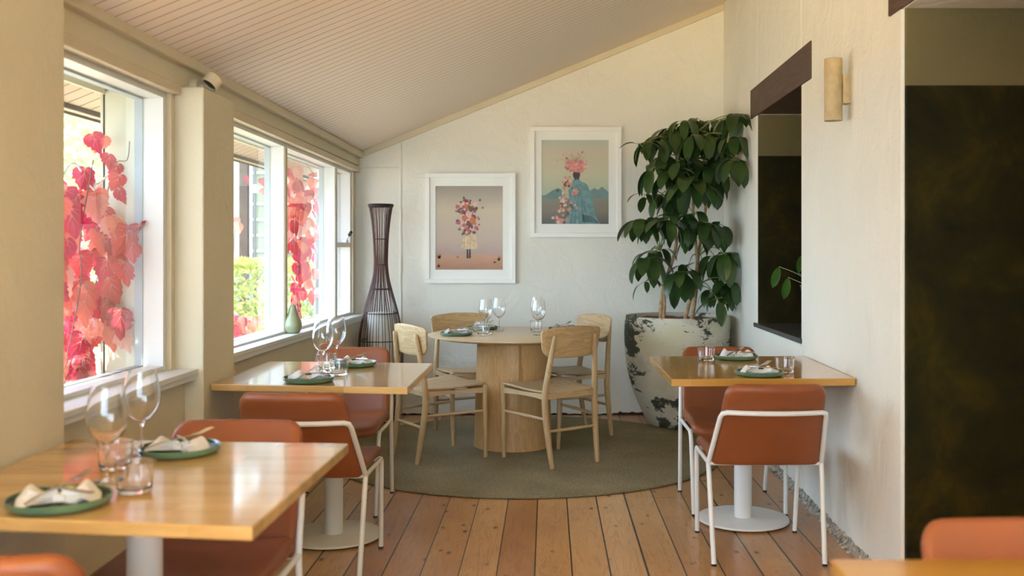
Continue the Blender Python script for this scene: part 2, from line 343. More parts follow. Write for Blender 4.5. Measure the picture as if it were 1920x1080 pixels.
class MB:
    def __init__(s): s.v = []; s.f = []; s.mi = []
    def add(s, verts, faces, mi=0):
        n = len(s.v); s.v += [tuple(v) for v in verts]; s.f += [tuple(i + n for i in f) for f in faces]; s.mi += [mi] * len(faces); return s
    def box(s, x0, x1, y0, y1, z0, z1, mi=0):
        v = [(x, y, z) for z in (z0, z1) for y in (y0, y1) for x in (x0, x1)]
        return s.add(v, [(0, 2, 3, 1), (4, 5, 7, 6), (0, 1, 5, 4), (2, 6, 7, 3), (0, 4, 6, 2), (1, 3, 7, 5)], mi)
    def hexa(s, v8, mi=0):   # same order as box
        return s.add(v8, [(0, 2, 3, 1), (4, 5, 7, 6), (0, 1, 5, 4), (2, 6, 7, 3), (0, 4, 6, 2), (1, 3, 7, 5)], mi)
    def tube(s, pts, rad, seg=12, mi=0, closed=False, caps=True, squash=1.0):
        pts = [Vector(p) for p in pts]; n = len(pts)
        if not isinstance(rad, (list, tuple)): rad = [rad] * n
        prev = None; rings = []
        for i, p in enumerate(pts):
            if closed: t = pts[(i+1) % n] - pts[i-1]
            else: t = pts[min(i+1, n-1)] - pts[max(i-1, 0)]
            t.normalize()
            if prev is None:
                a = Vector((0, 0, 1)) if abs(t.z) < 0.9 else Vector((1, 0, 0))
                u = t.cross(a).normalized()
            else: u = (prev - t * prev.dot(t)).normalized()
            prev = u; w = t.cross(u)
            rings.append([p + (u * math.cos(2*PI*k/seg) + w * squash * math.sin(2*PI*k/seg)) * rad[i] for k in range(seg)])
        v = [q for r in rings for q in r]; f = []
        m = n if closed else n - 1
        for i in range(m):
            a = i * seg; b = ((i+1) % n) * seg
            for k in range(seg):
                k2 = (k+1) % seg; f.append((a+k, a+k2, b+k2, b+k))
        if caps and not closed:
            f.append(tuple(range(seg-1, -1, -1))); f.append(tuple((n-1)*seg + k for k in range(seg)))
        return s.add(v, f, mi)
    def lathe(s, prof, seg=32, center=(0, 0), mi=0, mis=None):
        cx, cy = center; v = []; f = []; start = []
        for (r, z) in prof:
            start.append(len(v))
            if r < 1e-6: v.append((cx, cy, z))
            else: v += [(cx + r*math.cos(2*PI*k/seg), cy + r*math.sin(2*PI*k/seg), z) for k in range(seg)]
        base = len(s.v); s.v += v
        for i in range(len(prof) - 1):
            a, b = start[i], start[i+1]; ra, rb = prof[i][0] < 1e-6, prof[i+1][0] < 1e-6
            for k in range(seg):
                k2 = (k+1) % seg
                if ra and rb: continue
                if ra: q = (a, b+k2, b+k)
                elif rb: q = (a+k, a+k2, b)
                else: q = (a+k, a+k2, b+k2, b+k)
                s.f.append(tuple(base + j for j in q)); s.mi.append(mis[i] if mis else mi)
        return s
    def slab(s, outline, thick, fn, rnd=None, rings=5, mi=0, steps=4):
        """pillow-edged slab over a 2D outline, mapped by fn(u, v, w)"""
        n = len(outline); cx = sum(p[0] for p in outline)/n; cy = sum(p[1] for p in outline)/n
        rnd = thick/2 if rnd is None else rnd
        def inset(d):
            out = []
            for (x, y) in outline:
                l = math.hypot(x-cx, y-cy); k = max(0, (l-d)/l); out.append((cx+(x-cx)*k, cy+(y-cy)*k))
            return out
        loops = []
        for j in range(steps+1):                       # lower edge to upper edge
            a = -PI/2 + PI*j/steps
            loops.append((inset(rnd*(1-math.cos(a))), thick/2*math.sin(a)))
        def shrink(ol, k): return [(cx+(x-cx)*k, cy+(y-cy)*k) for x, y in ol]
        inner = loops[0][0]
        low = [(shrink(inner, 1-(i+1)/(rings)), -thick/2) for i in range(rings-1)][::-1]
        up = [(shrink(inner, 1-(i+1)/(rings)), thick/2) for i in range(rings-1)]
        allr = low + loops + up
        v = [fn(cx, cy, -thick/2)]
        for ol, w in allr: v += [fn(x, y, w) for x, y in ol]
        v.append(fn(cx, cy, thick/2)); f = []
        for k in range(n): f.append((0, 1+(k+1) % n, 1+k))
        for i in range(len(allr)-1):
            a = 1+i*n; b = a+n
            for k in range(n): k2 = (k+1) % n; f.append((a+k, a+k2, b+k2, b+k))
        a = 1+(len(allr)-1)*n; t = len(v)-1
        for k in range(n): f.append((a+k, a+(k+1) % n, t))
        return s.add(v, f, mi)
    def build(s, name, mats, parent=None, smooth=True, angle=40, bevel=0, loc=None):
        me = bpy.data.meshes.new(name); me.from_pydata(s.v, [], s.f); me.validate(verbose=False)
        if not isinstance(mats, (list, tuple)): mats = [mats]
        for m in mats: me.materials.append(m)
        if len(mats) > 1 and len(me.polygons) == len(s.mi): me.polygons.foreach_set('material_index', s.mi)
        if smooth:
            me.polygons.foreach_set('use_smooth', [True]*len(me.polygons)); me.set_sharp_from_angle(angle=R(angle))
        me.update()
        o = bpy.data.objects.new(name, me); COL.objects.link(o)
        if parent: o.parent = parent
        if loc is not None: o.location = loc
        if bevel:
            b = o.modifiers.new('bevel', 'BEVEL'); b.width = bevel; b.segments = 2; b.limit_method = 'ANGLE'; b.angle_limit = R(50)
        return o
def rrect(x0, x1, y0, y1, r, seg=5):
    if not isinstance(r, (tuple, list)): r = (r,)*4
    out = []
    for (cx, cy, sx, a0, rr) in ((x1, y0, 0, -PI/2, r[0]), (x1, y1, 0, 0, r[1]), (x0, y1, 0, PI/2, r[2]), (x0, y0, 0, PI, r[3])):
        ccx = cx - rr if cx == x1 else cx + rr; ccy = cy - rr if cy == y1 else cy + rr
        for k in range(seg+1):
            a = a0 + PI/2*k/seg; out.append((ccx + rr*math.cos(a), ccy + rr*math.sin(a)))
    return dens(out)
def dens(pts, step=0.03):
    out = []
    for i, p in enumerate(pts):
        q = pts[(i+1) % len(pts)]; l = math.hypot(q[0]-p[0], q[1]-p[1]); n = max(1, int(l/step))
        for k in range(n): out.append((p[0]+(q[0]-p[0])*k/n, p[1]+(q[1]-p[1])*k/n))
    return out
def spline(pts, n=8):
    pts = [Vector(p) for p in pts]; out = []
    for i in range(len(pts)-1):
        p0 = pts[max(i-1, 0)]; p1 = pts[i]; p2 = pts[i+1]; p3 = pts[min(i+2, len(pts)-1)]
        for k in range(n):
            t = k/n
            out.append(0.5*((2*p1)+(p2-p0)*t+(2*p0-5*p1+4*p2-p3)*t*t+(3*p1-p0-3*p2+p3)*t*t*t))
    out.append(pts[-1]); return out
def lerp(a, b, t): return a + (b-a)*t

def tag(o, label, cat, group=None, kind=None):
    if label: o['label'] = label
    if cat: o['category'] = cat
    if group: o['group'] = group
    if kind: o['kind'] = kind
    return o
def thing(name, label, cat, loc=(0, 0, 0), rz=0.0, group=None):
    o = bpy.data.objects.new(name, None); COL.objects.link(o); o.empty_display_size = 0.1
    o.location = loc; o.rotation_euler = (0, 0, rz)
    return tag(o, label, cat, group)
def struct(o):
    o['kind'] = 'structure'; return o
def dup(root, loc, rz, label, group=None):
    r = root.copy(); COL.objects.link(r); r.location = loc; r.rotation_euler = (0, 0, rz)
    r['label'] = label
    if group: r['group'] = group
    for ch in list(root.children):
        c = ch.copy(); COL.objects.link(c); c.parent = r
        for g in list(ch.children):
            d = g.copy(); COL.objects.link(d); d.parent = c
    return r

# ------------------------------------------------------------------ the room shell
def wx(Y): return 1.248 + 0.01732 * Y            # inner face of the right wall
def cz(X): return 2.055 + 0.407 * (X + 1.5)      # ceiling height over X
BACK = 7.754
RT = 0.60                                        # thickness of the old stone wall on the right

struct(MB().box(-1.75, 3.3, -2.4, BACK+0.3, -0.12, 0.0).build('floor', M['floor'], smooth=False))
# ceiling follows the roof slope
m = MB()
m.hexa([(-1.75, -2.4, cz(-1.75)), (3.3, -2.4, cz(3.3)), (-1.75, BACK+0.3, cz(-1.75)), (3.3, BACK+0.3, cz(3.3)),
        (-1.75, -2.4, cz(-1.75)+0.1), (3.3, -2.4, cz(3.3)+0.1), (-1.75, BACK+0.3, cz(-1.75)+0.1), (3.3, BACK+0.3, cz(3.3)+0.1)])
struct(m.build('ceiling', M['ceiling'], smooth=False))
# back wall
m = MB(); ov = 0.02
m.hexa([(-1.75, BACK, -0.05), (3.3, BACK, -0.05), (-1.75, BACK+0.3, -0.05), (3.3, BACK+0.3, -0.05),
        (-1.75, BACK, cz(-1.75)+ov), (3.3, BACK, cz(3.3)+ov), (-1.75, BACK+0.3, cz(-1.75)+ov), (3.3, BACK+0.3, cz(3.3)+ov)])
struct(m.build('wall_back', M['white_plaster'], smooth=False))
# left wall: piers, apron and header round the window openings
m = MB()
m.box(-1.75, -1.385, -2.4, -0.90, 0, 1.93); m.box(-1.75, -1.385, -0.90, 0.36, 0, 0.82); m.box(-1.75, -1.385, 0.36, 2.83, 0, cz(-1.385)+ov)
m.box(-1.75, -1.385, -2.4, 0.36, 1.93, cz(-1.385)+ov)
m.box(-1.75, -1.46, 2.83, 3.97, 0, 0.79)
m.box(-1.75, -1.385, 3.97, 4.358, 0, 1.955)
m.box(-1.75, -1.46, 4.358, BACK, 0, 0.775)
m.box(-1.75, -1.48, 2.83, BACK, 1.958, cz(-1.48)+ov)
struct(m.build('wall_left', M['cream'], smooth=False, bevel=0.006))
# right wall: thick stone wall with a niche and a doorway
def wseg(m, y0, y1, z0, z1f, off=0.0, mi=0):
    a0, a1 = wx(y0)+off, wx(y1)+off
    zt = lambda X: z1f if isinstance(z1f, (int, float)) else cz(X)+ov
    m.hexa([(a0, y0, z0), (a0+RT, y0, z0), (a1, y1, z0), (a1+RT, y1, z0),
            (a0, y0, zt(a0)), (a0+RT, y0, zt(a0+RT)), (a1, y1, zt(a1)), (a1+RT, y1, zt(a1+RT))], mi)
m = MB()
wseg(m, 6.396, BACK, 0, None); wseg(m, 5.211, 6.396, 0, 0.80); wseg(m, 5.211, 6.396, 2.17, None)
wseg(m, 3.658, 5.211, 0, None); wseg(m, 2.30, 3.658, 2.19, None); wseg(m, -2.4, 2.30, 0, None)
struct(m.build('wall_right', M['white_plaster'], smooth=False, bevel=0.008))
# painted jambs of the niche and of the doorway
m = MB(); m.box(wx(6.39)+0.004, wx(6.39)+RT, 6.374, 6.398, 0.79, 2.20)
struct(m.build('wall_niche', M['green'], smooth=False))
m = MB(); m.box(wx(3.65)+0.012, wx(3.65)+RT+0.01, 3.634, 3.66, 0.0, 2.22)
struct(m.build('wall_doorway', M['green'], smooth=False))
# the dim room beyond the doorway
m = MB(); m.box(3.2, 3.3, -2.4, BACK, 0, 3.95)
struct(m.build('wall_side_room', M['green'], smooth=False))
# wall behind the camera, with an unseen opening added for fill light
m = MB(); m.box(-1.75, 3.3, -2.5, -2.4, 0, 0.7); m.box(-1.75, 3.3, -2.5, -2.4, 2.3, 4.05); m.box(-1.75, -1.3, -2.5, -2.4, 0.7, 2.3); m.box(1.1, 3.3, -2.5, -2.4, 0.7, 2.3)
struct(m.build('wall_front', M['cream'], smooth=False))
struct(MB().box(-1.3, 1.1, -2.46, -2.455, 0.7, 2.3).build('added_window_rear', M['pane'], smooth=False))  # glass of the added rear opening
struct(MB().box(-1.70, -1.695, -0.90, 0.36, 0.82, 1.93).build('added_window_side', M['pane'], smooth=False))  # glass of the added, unseen side opening, placed for the fill lamp

# trims
m = MB()
for (a, b) in ((2.83, BACK),):
    m.hexa([(-1.49, a, 2.045), (-1.445, a, 2.045), (-1.49, b, 2.018), (-1.445, b, 2.018),
            (-1.49, a, 2.088), (-1.445, a, 2.088), (-1.49, b, 2.064), (-1.445, b, 2.064)])
m.box(-1.384, -1.35, -2.4, 2.845, 2.05, 2.105)
struct(m.build('trim_1', M['trim'], smooth=False, bevel=0.006))
m = MB()                                           # batten under the slope on the back wall
x0, x1 = -1.48, wx(BACK)
m.hexa([(x0, BACK-0.022, cz(x0)-0.05), (x1, BACK-0.022, cz(x1)-0.05), (x0, BACK, cz(x0)-0.05), (x1, BACK, cz(x1)-0.05),
        (x0, BACK-0.022, cz(x0)+0.005), (x1, BACK-0.022, cz(x1)+0.005), (x0, BACK, cz(x0)+0.005), (x1, BACK, cz(x1)+0.005)])
struct(m.build('trim_2', M['trim'], smooth=False, bevel=0.004))
m = MB()                                           # plaster ridges over old joints on the back wall
def ridge(m, p, q, w):
    p = Vector(p); q = Vector(q); n = 26; pts = []; rad = []
    for i in range(n+1):
        t = i/n; a = p.lerp(q, t); pts.append(a + Vector((random.uniform(-1, 1)*0.002, 0, random.uniform(-1, 1)*0.002))); rad.append(w*random.uniform(0.6, 1.15))
    m.tube(pts, rad, 8)
ridge(m, (-1.155, BACK, 2.14), (-1.155, BACK, 0.55), 0.010)
ridge(m, (-1.148, BACK+0.002, 2.14), (-1.142, BACK+0.002, 0.02), 0.006)
ridge(m, (-1.50, BACK, 1.945), (-1.165, BACK, 1.945), 0.006)
struct(m.build('trim_3', M['white_plaster']))
m = MB()                                           # dark ragged strip standing in for the gap at the back wall's foot
n = 120; v = []
for i in range(n+1):
    x = lerp(-1.46, 1.37, i/n); h = 0.006 + 0.012*random.random() + (0.012 if x > 0.55 else 0)
    v += [(x, BACK-0.004, 0), (x, BACK-0.004, h), (x, BACK+0.01, h)]
for i in range(n):
    a = 3*i; m_f = [(a, a+3, a+4, a+1), (a+1, a+4, a+5, a+2)]
    m.f += m_f; m.mi += [0, 0]
m.v = v
struct(m.build('gap_strip_back', M['dark_gap'], smooth=False))
m = MB()                                           # crumbling stone footing of the right wall
n = 170; rows = 6; v = []
for i in range(n+1):
    y = lerp(3.66, BACK, i/n)
    for j in range(rows):
        t = j/(rows-1); h = 0.055*t; out = 0.040*(1-t)**1.3*random.uniform(0.55, 1.25)
        v.append((wx(y)+0.006-out, y+random.uniform(-.006, .006), h*random.uniform(0.8, 1.1)))
f = []
for i in range(n):
    for j in range(rows-1):
        a = i*rows+j; f.append((a, a+rows, a+rows+1, a+1))
m.add(v, f)
struct(m.build('baseboard_right', M['rubble'], smooth=False))

# lintels
def lintel(name, y0, y1, z0, z1, label=None):
    m = MB(); a, b = wx(y0)-0.008, wx(y1)-0.008
    m.hexa([(a, y0, z0), (a+RT+0.02, y0, z0), (b, y1, z0+0.006), (b+RT+0.02, y1, z0+0.006),
            (a, y0, z1), (a+RT+0.02, y0, z1), (b, y1, z1+0.006), (b+RT+0.02, y1, z1+0.006)])
    return struct(m.build(name, M['beam'], smooth=False, bevel=0.005))
lintel('trim_4', 4.987, 6.598, 2.165, 2.358)
lintel('trim_5', 2.15, 3.788, 2.187, 2.42)
m = MB(); a, b = wx(5.19)-0.01, wx(6.48)-0.01
m.hexa([(a, 5.19, 0.805), (a+RT, 5.19, 0.805), (b, 6.48, 0.795), (b+RT, 6.48, 0.795), (a, 5.19, 0.832), (a+RT, 5.19, 0.832), (b, 6.48, 0.822), (b+RT, 6.48, 0.822)])
struct(m.build('trim_6', M['slate'], smooth=False, bevel=0.003))

# ------------------------------------------------------------------ windows of the left wall
def zb(Y): return 0.862 - 0.0058*Y        # bottom of the glass
def zt(Y): return 1.915 - 0.0038*Y        # top of the glass
XG, XF = -1.595, -1.519
def slopebox(m, x0, x1, y0, y1, f0, f1):  # box whose bottom and top follow functions of Y
    m.hexa([(x0, y0, f0(y0)), (x1, y0, f0(y0)), (x0, y1, f0(y1)), (x1, y1, f0(y1)), (x0, y0, f1(y0)), (x1, y0, f1(y0)), (x0, y1, f1(y1)), (x1, y1, f1(y1))])
def window(name, y0, y1, extdepth, left_w, right_w):
    root = struct(thing(name, None, None, (0, 0, 0)))
    m = MB()
    slopebox(m, XG-0.035, XF, y0-left_w, y0, lambda y: zb(y)-0.05, lambda y: zt(y)+0.06)
    slopebox(m, XG-0.035, XF, y1, y1+right_w, lambda y: zb(y)-0.05, lambda y: zt(y)+0.06)
    slopebox(m, XG-0.035, XF, y0, y1, lambda y: zb(y)-0.06, lambda y: zb(y))
    slopebox(m, XG-0.035, XF, y0, y1, lambda y: zt(y), lambda y: zt(y)+0.06)
    m.build('window_frame', M['window_white'], root, smooth=False)
    m = MB()                                # narrow outer bead in a darker blue grey
    slopebox(m, XG-0.036, XG-0.004, y0, y0+0.012, zb, zt); slopebox(m, XG-0.036, XG-0.004, y1-0.004, y1, zb, zt)
    slopebox(m, XG-0.036, XG-0.004, y0, y1, zb, lambda y: zb(y)+0.004); slopebox(m, XG-0.036, XG-0.004, y0, y1, lambda y: zt(y)-0.008, zt)
    m.build('glazing_bead', M['grey_frame'], root, smooth=False)
    m = MB(); slopebox(m, XG-0.002, XG+0.002, y0, y1, zb, zt)
    m.build('window_pane', M['pane'], root, smooth=False)
    return root
w1 = window('window_1', 2.90, 3.897, 0.15, 0.07, 0.073)
w2 = window('window_2', 4.43, 5.68, 0.03, 0.072, 0.03)
w3 = window('window_3', 5.74, 7.036, 0.03, 0.03, 0.03)
w4 = window('window_4', 7.096, 7.587, 0.03, 0.03, 0.165)
m = MB(); slopebox(m, XG-0.02, XF-0.004, 7.096, 7.587, lambda y: 1.318, lambda y: 1.352); m.build('transom_bar', M['white_paint'], w4, smooth=False)
m = MB(); m.box(-1.545, -1.515, 7.42, 7.50, 1.352, 1.372)
m.tube([(-1.53, 7.46, 1.365), (-1.515, 7.45, 1.39), (-1.495, 7.43, 1.41)], 0.010, 8)
la = m.build('window_latch', M['white_paint'], w4)
m = MB(); m.tube([(-1.497, 7.432, 1.408), (-1.475, 7.41, 1.432)], 0.012, 8); m.build('latch_knob', M['black'], la)
# casings, sills
m = MB()
for (y0, y1) in ((2.83, 3.97), (4.358, BACK)):
    slopebox(m, -1.56, -1.474, y0, y1, lambda y: zt(y)+0.022, lambda y: zt(y)+0.062)
for y in (3.897+0.033, 7.587+0.02):
    m.box(-1.54, -1.500, y, y+0.04, 0.81, 1.93)
for y in (5.685, 7.041): m.box(-1.53, -1.512, y, y+0.05, 0.81, 1.89)
struct(m.build('trim_7', M['trim'], smooth=False, bevel=0.003))
m = MB()
slopebox(m, -1.60, -1.405, 2.83, 3.975, lambda y: 0.806-0.006*(y-2.83), lambda y: 0.828-0.006*(y-2.83))
slopebox(m, -1.60, -1.43, 4.35, BACK, lambda y: 0.807-0.010*(y-4.35), lambda y: 0.829-0.010*(y-4.35))
slopebox(m, -1.475, -1.412, 2.83, 3.975, lambda y: 0.785-0.006*(y-2.83), lambda y: 0.81-0.006*(y-2.83))
slopebox(m, -1.475, -1.436, 4.35, BACK, lambda y: 0.782-0.010*(y-4.35), lambda y: 0.81-0.010*(y-4.35))
struct(m.build('trim_8', M['window_white'], smooth=False, bevel=0.003))

# eaves outside
ez = lambda X: 1.958 + 0.407*(X+1.75)
m = MB(); a, b = -1.75, -1.925
m.hexa([(b, -3, ez(b)), (a, -3, ez(a)), (b, 12, ez(b)), (a, 12, ez(a)), (b, -3, ez(b)+0.12), (a, -3, ez(a)+0.12), (b, 12, ez(b)+0.12), (a, 12, ez(a)+0.12)])
struct(m.build('trim_9', M['soffit'], smooth=False))
m = MB(); m.box(-1.935, -1.922, -3, 12, 1.868, 1.93); m.box(-2.005, -1.996, -3, 12, 1.865, 1.95)
struct(m.build('trim_10', M['dark_wood'], smooth=False))
m = MB(); m.box(-1.996, -1.935, -3, 12, 1.875, 1.90)
struct(m.build('trim_11', M['soffit'], smooth=False))
# outer skin of the wall, pale render
m = MB()
for (y0, y1, z0, z1) in ((-2.4, 2.90, 0, 2.0), (2.90, 3.897, 0, 0.80), (3.905, 4.43, 0, 2.0), (4.43, BACK+0.3, 0, 0.80), (2.9, BACK+0.3, 1.915, 2.0)):
    if y0 == -2.4:
        m.box(-1.77, -1.752, -2.4, -0.90, z0, z1); m.box(-1.77, -1.752, 0.36, 2.9, z0, z1)
    else: m.box(-1.77, -1.752, y0, y1, z0, z1)
m.box(-1.76, -1.632, 3.905, 3.97, 0.80, 1.93)
struct(m.build('wall_outer', M['ext_wall'], smooth=False))

# ------------------------------------------------------------------ rug
rc = (-0.15, 6.39)
m = MB(); m.lathe([(0, 0.004), (0, 0.014), (1.24, 0.014), (1.256, 0.012), (1.262, 0.007), (1.258, 0.001), (1.2, 0.0), (0, 0.0)][1:], 160)
rug = m.build('rug', M['rug'], loc=(rc[0], rc[1], 0.0005)); tag(rug, 'round olive green braided rug under the round oak table', 'rug')

# ------------------------------------------------------------------ square tables
def square_table(name, label, c, corners, topmat, metal, group=None, thick=0.028):
    """corners FL, FR, BR, BL in world XY"""
    t = thing(name, label, 'table', (c[0], c[1], 0), 0, group)
    ol = [(x-c[0], y-c[1]) for x, y in corners]
    m = MB(); m.add([(x, y, 0.75-thick) for x, y in ol]+[(x, y, 0.75) for x, y in ol], [(3, 2, 1, 0), (4, 5, 6, 7)]+[(i, (i+1) % 4, 4+(i+1) % 4, 4+i) for i in range(4)])
    m.build('tabletop', topmat, t, smooth=False, bevel=0.003)
    m = MB(); m.tube([(0, 0, 0.012), (0, 0, 0.712)], 0.042, 32); m.build('column', metal, t)
    m = MB(); m.lathe([(0, 0.022), (0.205, 0.022), (0.216, 0.018), (0.217, 0.010), (0.214, 0.008), (0, 0.008)], 64); m.build('base_plate', metal, t)
    m = MB(); m.box(-0.11, 0.11, -0.11, 0.11, 0.71, 0.7225); m.build('mounting_plate', metal, t, smooth=False)
    for k in range(4):
        a = PI/4+k*PI/2; m = MB(); m.lathe([(0, 0.0085), (0.014, 0.0085), (0.014, 0), (0, 0)], 12, (0.18*math.cos(a), 0.18*math.sin(a))); m.build('foot', M['rubber'], t)
    return t
square_table('dining_table', 'pale lacquered square table nearest the camera on the left, by the first window', (-0.985, 2.412),
             [(-1.378, 2.055), (-0.585, 1.955), (-0.565, 2.80), (-1.378, 2.86)], M['top_a'], M['white_metal'])
square_table('dining_table', 'pale lacquered square table on the left between the two windows, beside the second window', (-0.968, 4.46),
             [(-1.380, 4.04), (-0.559, 3.93), (-0.557, 4.775), (-1.380, 4.865)], M['top_a'], M['cream_metal'])
square_table('dining_table', 'amber wooden square table against the right wall, in front of the big pot', (0.936, 4.73),
             [(0.525, 4.187), (1.315, 4.215), (1.325, 5.10), (0.525, 5.09)], M['top_b'], M['white_metal'], thick=0.032)
square_table('dining_table', 'amber wooden table cut off by the bottom right corner of the view', (0.90, 1.265),
             [(0.5025, 0.95), (1.262, 0.95), (1.270, 1.754), (0.5025, 1.754)], M['top_b'], M['white_metal'])

# ------------------------------------------------------------------ leather chairs
def leather_chair(label, loc, rz, metal):
    t = thing('leather_chair', label, 'chair', loc, rz, 'tan leather chairs with tube frames')
    # backrest: leaning slab
    def bf(u, v, w):
        k = (v-0.405)/0.355
        y = -0.128 - 0.235*k - 0.012*math.cos(k*PI*0.5) ; y += -0.03*(1-(u/0.22)**2)
        return (u, y + w*0.83, v + w*0.55)
    def wdt(v): return lerp(0.228, 0.200, (v-0.405)/0.355)
    ol = rrect(-1, 1, 0.405, 0.762, 0.001, 1)
    ol = []
    base = rrect(-0.2, 0.2, 0.405, 0.762, (0.012, 0.045, 0.045, 0.012), 6)
    for (x, y) in base: ol.append((x/0.2*wdt(y), y))
    MB().slab(ol, 0.044, bf, 0.020, 6, steps=6).build('backrest', M['leather'], t)
    def sf(u, v, w):
        y = v; e = max(0, (v-0.13)/0.13); z = 0.437 - 0.022*e*e + 0.018*max(0, (-0.02-v)/0.13)**2 - 0.010*(1-(u/0.23)**2)
        return (u, y, z + w)
    MB().slab(rrect(-0.232, 0.232, -0.135, 0.265, (0.03, 0.05, 0.05, 0.03), 5), 0.05, sf, 0.024, 6, steps=6).build('seat', M['leather'], t)
    r = 0.0105
    for s in (-1, 1):
        m = MB(); m.tube([(s*0.228, -0.24, 0.008), (s*0.237, -0.155, 0.407)], r, 12); lg = m.build('leg', metal, t)
        MB().lathe([(0, 0), (0.0108, 0), (0.0108, 0.009), (0, 0.009)], 12, (s*0.228, -0.24)).build('foot_cap', M['rubber'], lg)
        m = MB(); m.tube([(s*0.224, 0.24, 0.008), (s*0.232, 0.205, 0.36), (s*0.233, 0.198, 0.388), (s*0.234, 0.182, 0.402)], r, 12); lg = m.build('leg', metal, t)
        MB().lathe([(0, 0), (0.0108, 0), (0.0108, 0.009), (0, 0.009)], 12, (s*0.224, 0.24)).build('foot_cap', M['rubber'], lg)
        m = MB(); m.tube([(s*0.237, -0.155, 0.407), (s*0.234, 0.182, 0.403)], r*0.9, 12); m.build('side_rail', metal, t)
    pts = [(-0.237, -0.155, 0.407), (-0.2135, -0.308, 0.622), (-0.207, -0.326, 0.640), (-0.19, -0.335, 0.646), (0, -0.368, 0.646), (0.19, -0.335, 0.646), (0.207, -0.326, 0.640), (0.2135, -0.308, 0.622), (0.237, -0.155, 0.407)]
    m = MB(); m.tube([pts[0], pts[1], pts[2], pts[3]] + [Vector((lerp(-0.19, 0.19, i/8), -0.335-0.033*(1-((i-4)/4)**2), 0.646)) for i in range(1, 8)] + [pts[5], pts[6], pts[7], pts[8]], r, 12)
    m.build('back_rail', metal, t)
    MB().tube([(-0.237, -0.155, 0.404), (0.237, -0.155, 0.404)], r*0.85, 10).build('cross_rail', metal, t)
    MB().tube([(-0.233, 0.17, 0.402), (0.233, 0.17, 0.402)], r*0.85, 10).build('cross_rail', metal, t)
    return t
ch = leather_chair('tan leather chair with white frame seen from behind at the right wall table', (0.911, 4.295, 0), 0, M['white_metal'])
dup(ch, (0.938, 5.06, 0), PI, 'tan leather chair facing the camera behind the right wall table, next to the big pot')
ch2 = leather_chair('tan leather chair seen from behind at the left table beside the second window', (-0.954, 4.06, 0), R(-1), M['cream_metal'])
dup(ch2, (-1.060, 5.03, 0), PI, 'tan leather chair facing the camera in front of the rattan floor lamp')
dup(ch, (-0.965, 2.725, 0), PI, 'tan leather chair facing the camera on the far side of the nearest left table')
dup(ch, (-1.03, 2.10, 0), 0, 'tan leather chair back cut off by the bottom left corner of the view')
dup(ch, (0.935, 1.59, 0), PI, 'tan leather chair back cut off by the bottom right corner of the view')

# ------------------------------------------------------------------ round oak table
tc_ = (-0.20, 6.60)
t = thing('round_table', 'round pale oak table on a broad curved pedestal, standing on the green rug', 'table', (tc_[0], tc_[1], 0.014))
zt0 = 0.726
m = MB(); m.lathe([(0, zt0), (0.585, zt0), (0.597, zt0-0.004), (0.597, zt0-0.010), (0.52, zt0-0.028), (0, zt0-0.028)], 128); m.build('tabletop', M['oak_top'], t)
m = MB()
def ped(z, k):
    out = []
    cx, cy = -0.03, -0.09
    for i in range(96):
        a = 2*PI*i/96; r = 0.252*k
        x, y = r*math.cos(a), r*math.sin(a)
        out.append((x, y))
    # front face: two shallow curved panels meeting at a crease
    res = []
    for x, y in out:
        if y < 0:
            cr = 0.055*k
            if z > 0.2 and x > cr: y = y*(1.0 - 0.08*min(1, (z-0.2)/0.3)*(1-(x-cr)/0.25)**0.5 if x < cr+0.25 else 1.0)
        res.append((cx+x, cy+y, z))
    return res
zs = [0.0, 0.15, 0.3, 0.4, 0.5, 0.6, zt0-0.028]; v = []
for z in zs: v += ped(z, lerp(1.02, 0.93, z/zt0))
f = []
for i in range(len(zs)-1):
    for k in range(96): f.append((i*96+k, i*96+(k+1) % 96, (i+1)*96+(k+1) % 96, (i+1)*96+k))
f.append(tuple(range(95, -1, -1))); m.add(v, f); m.build('pedestal', M['oak_veneer'], t)

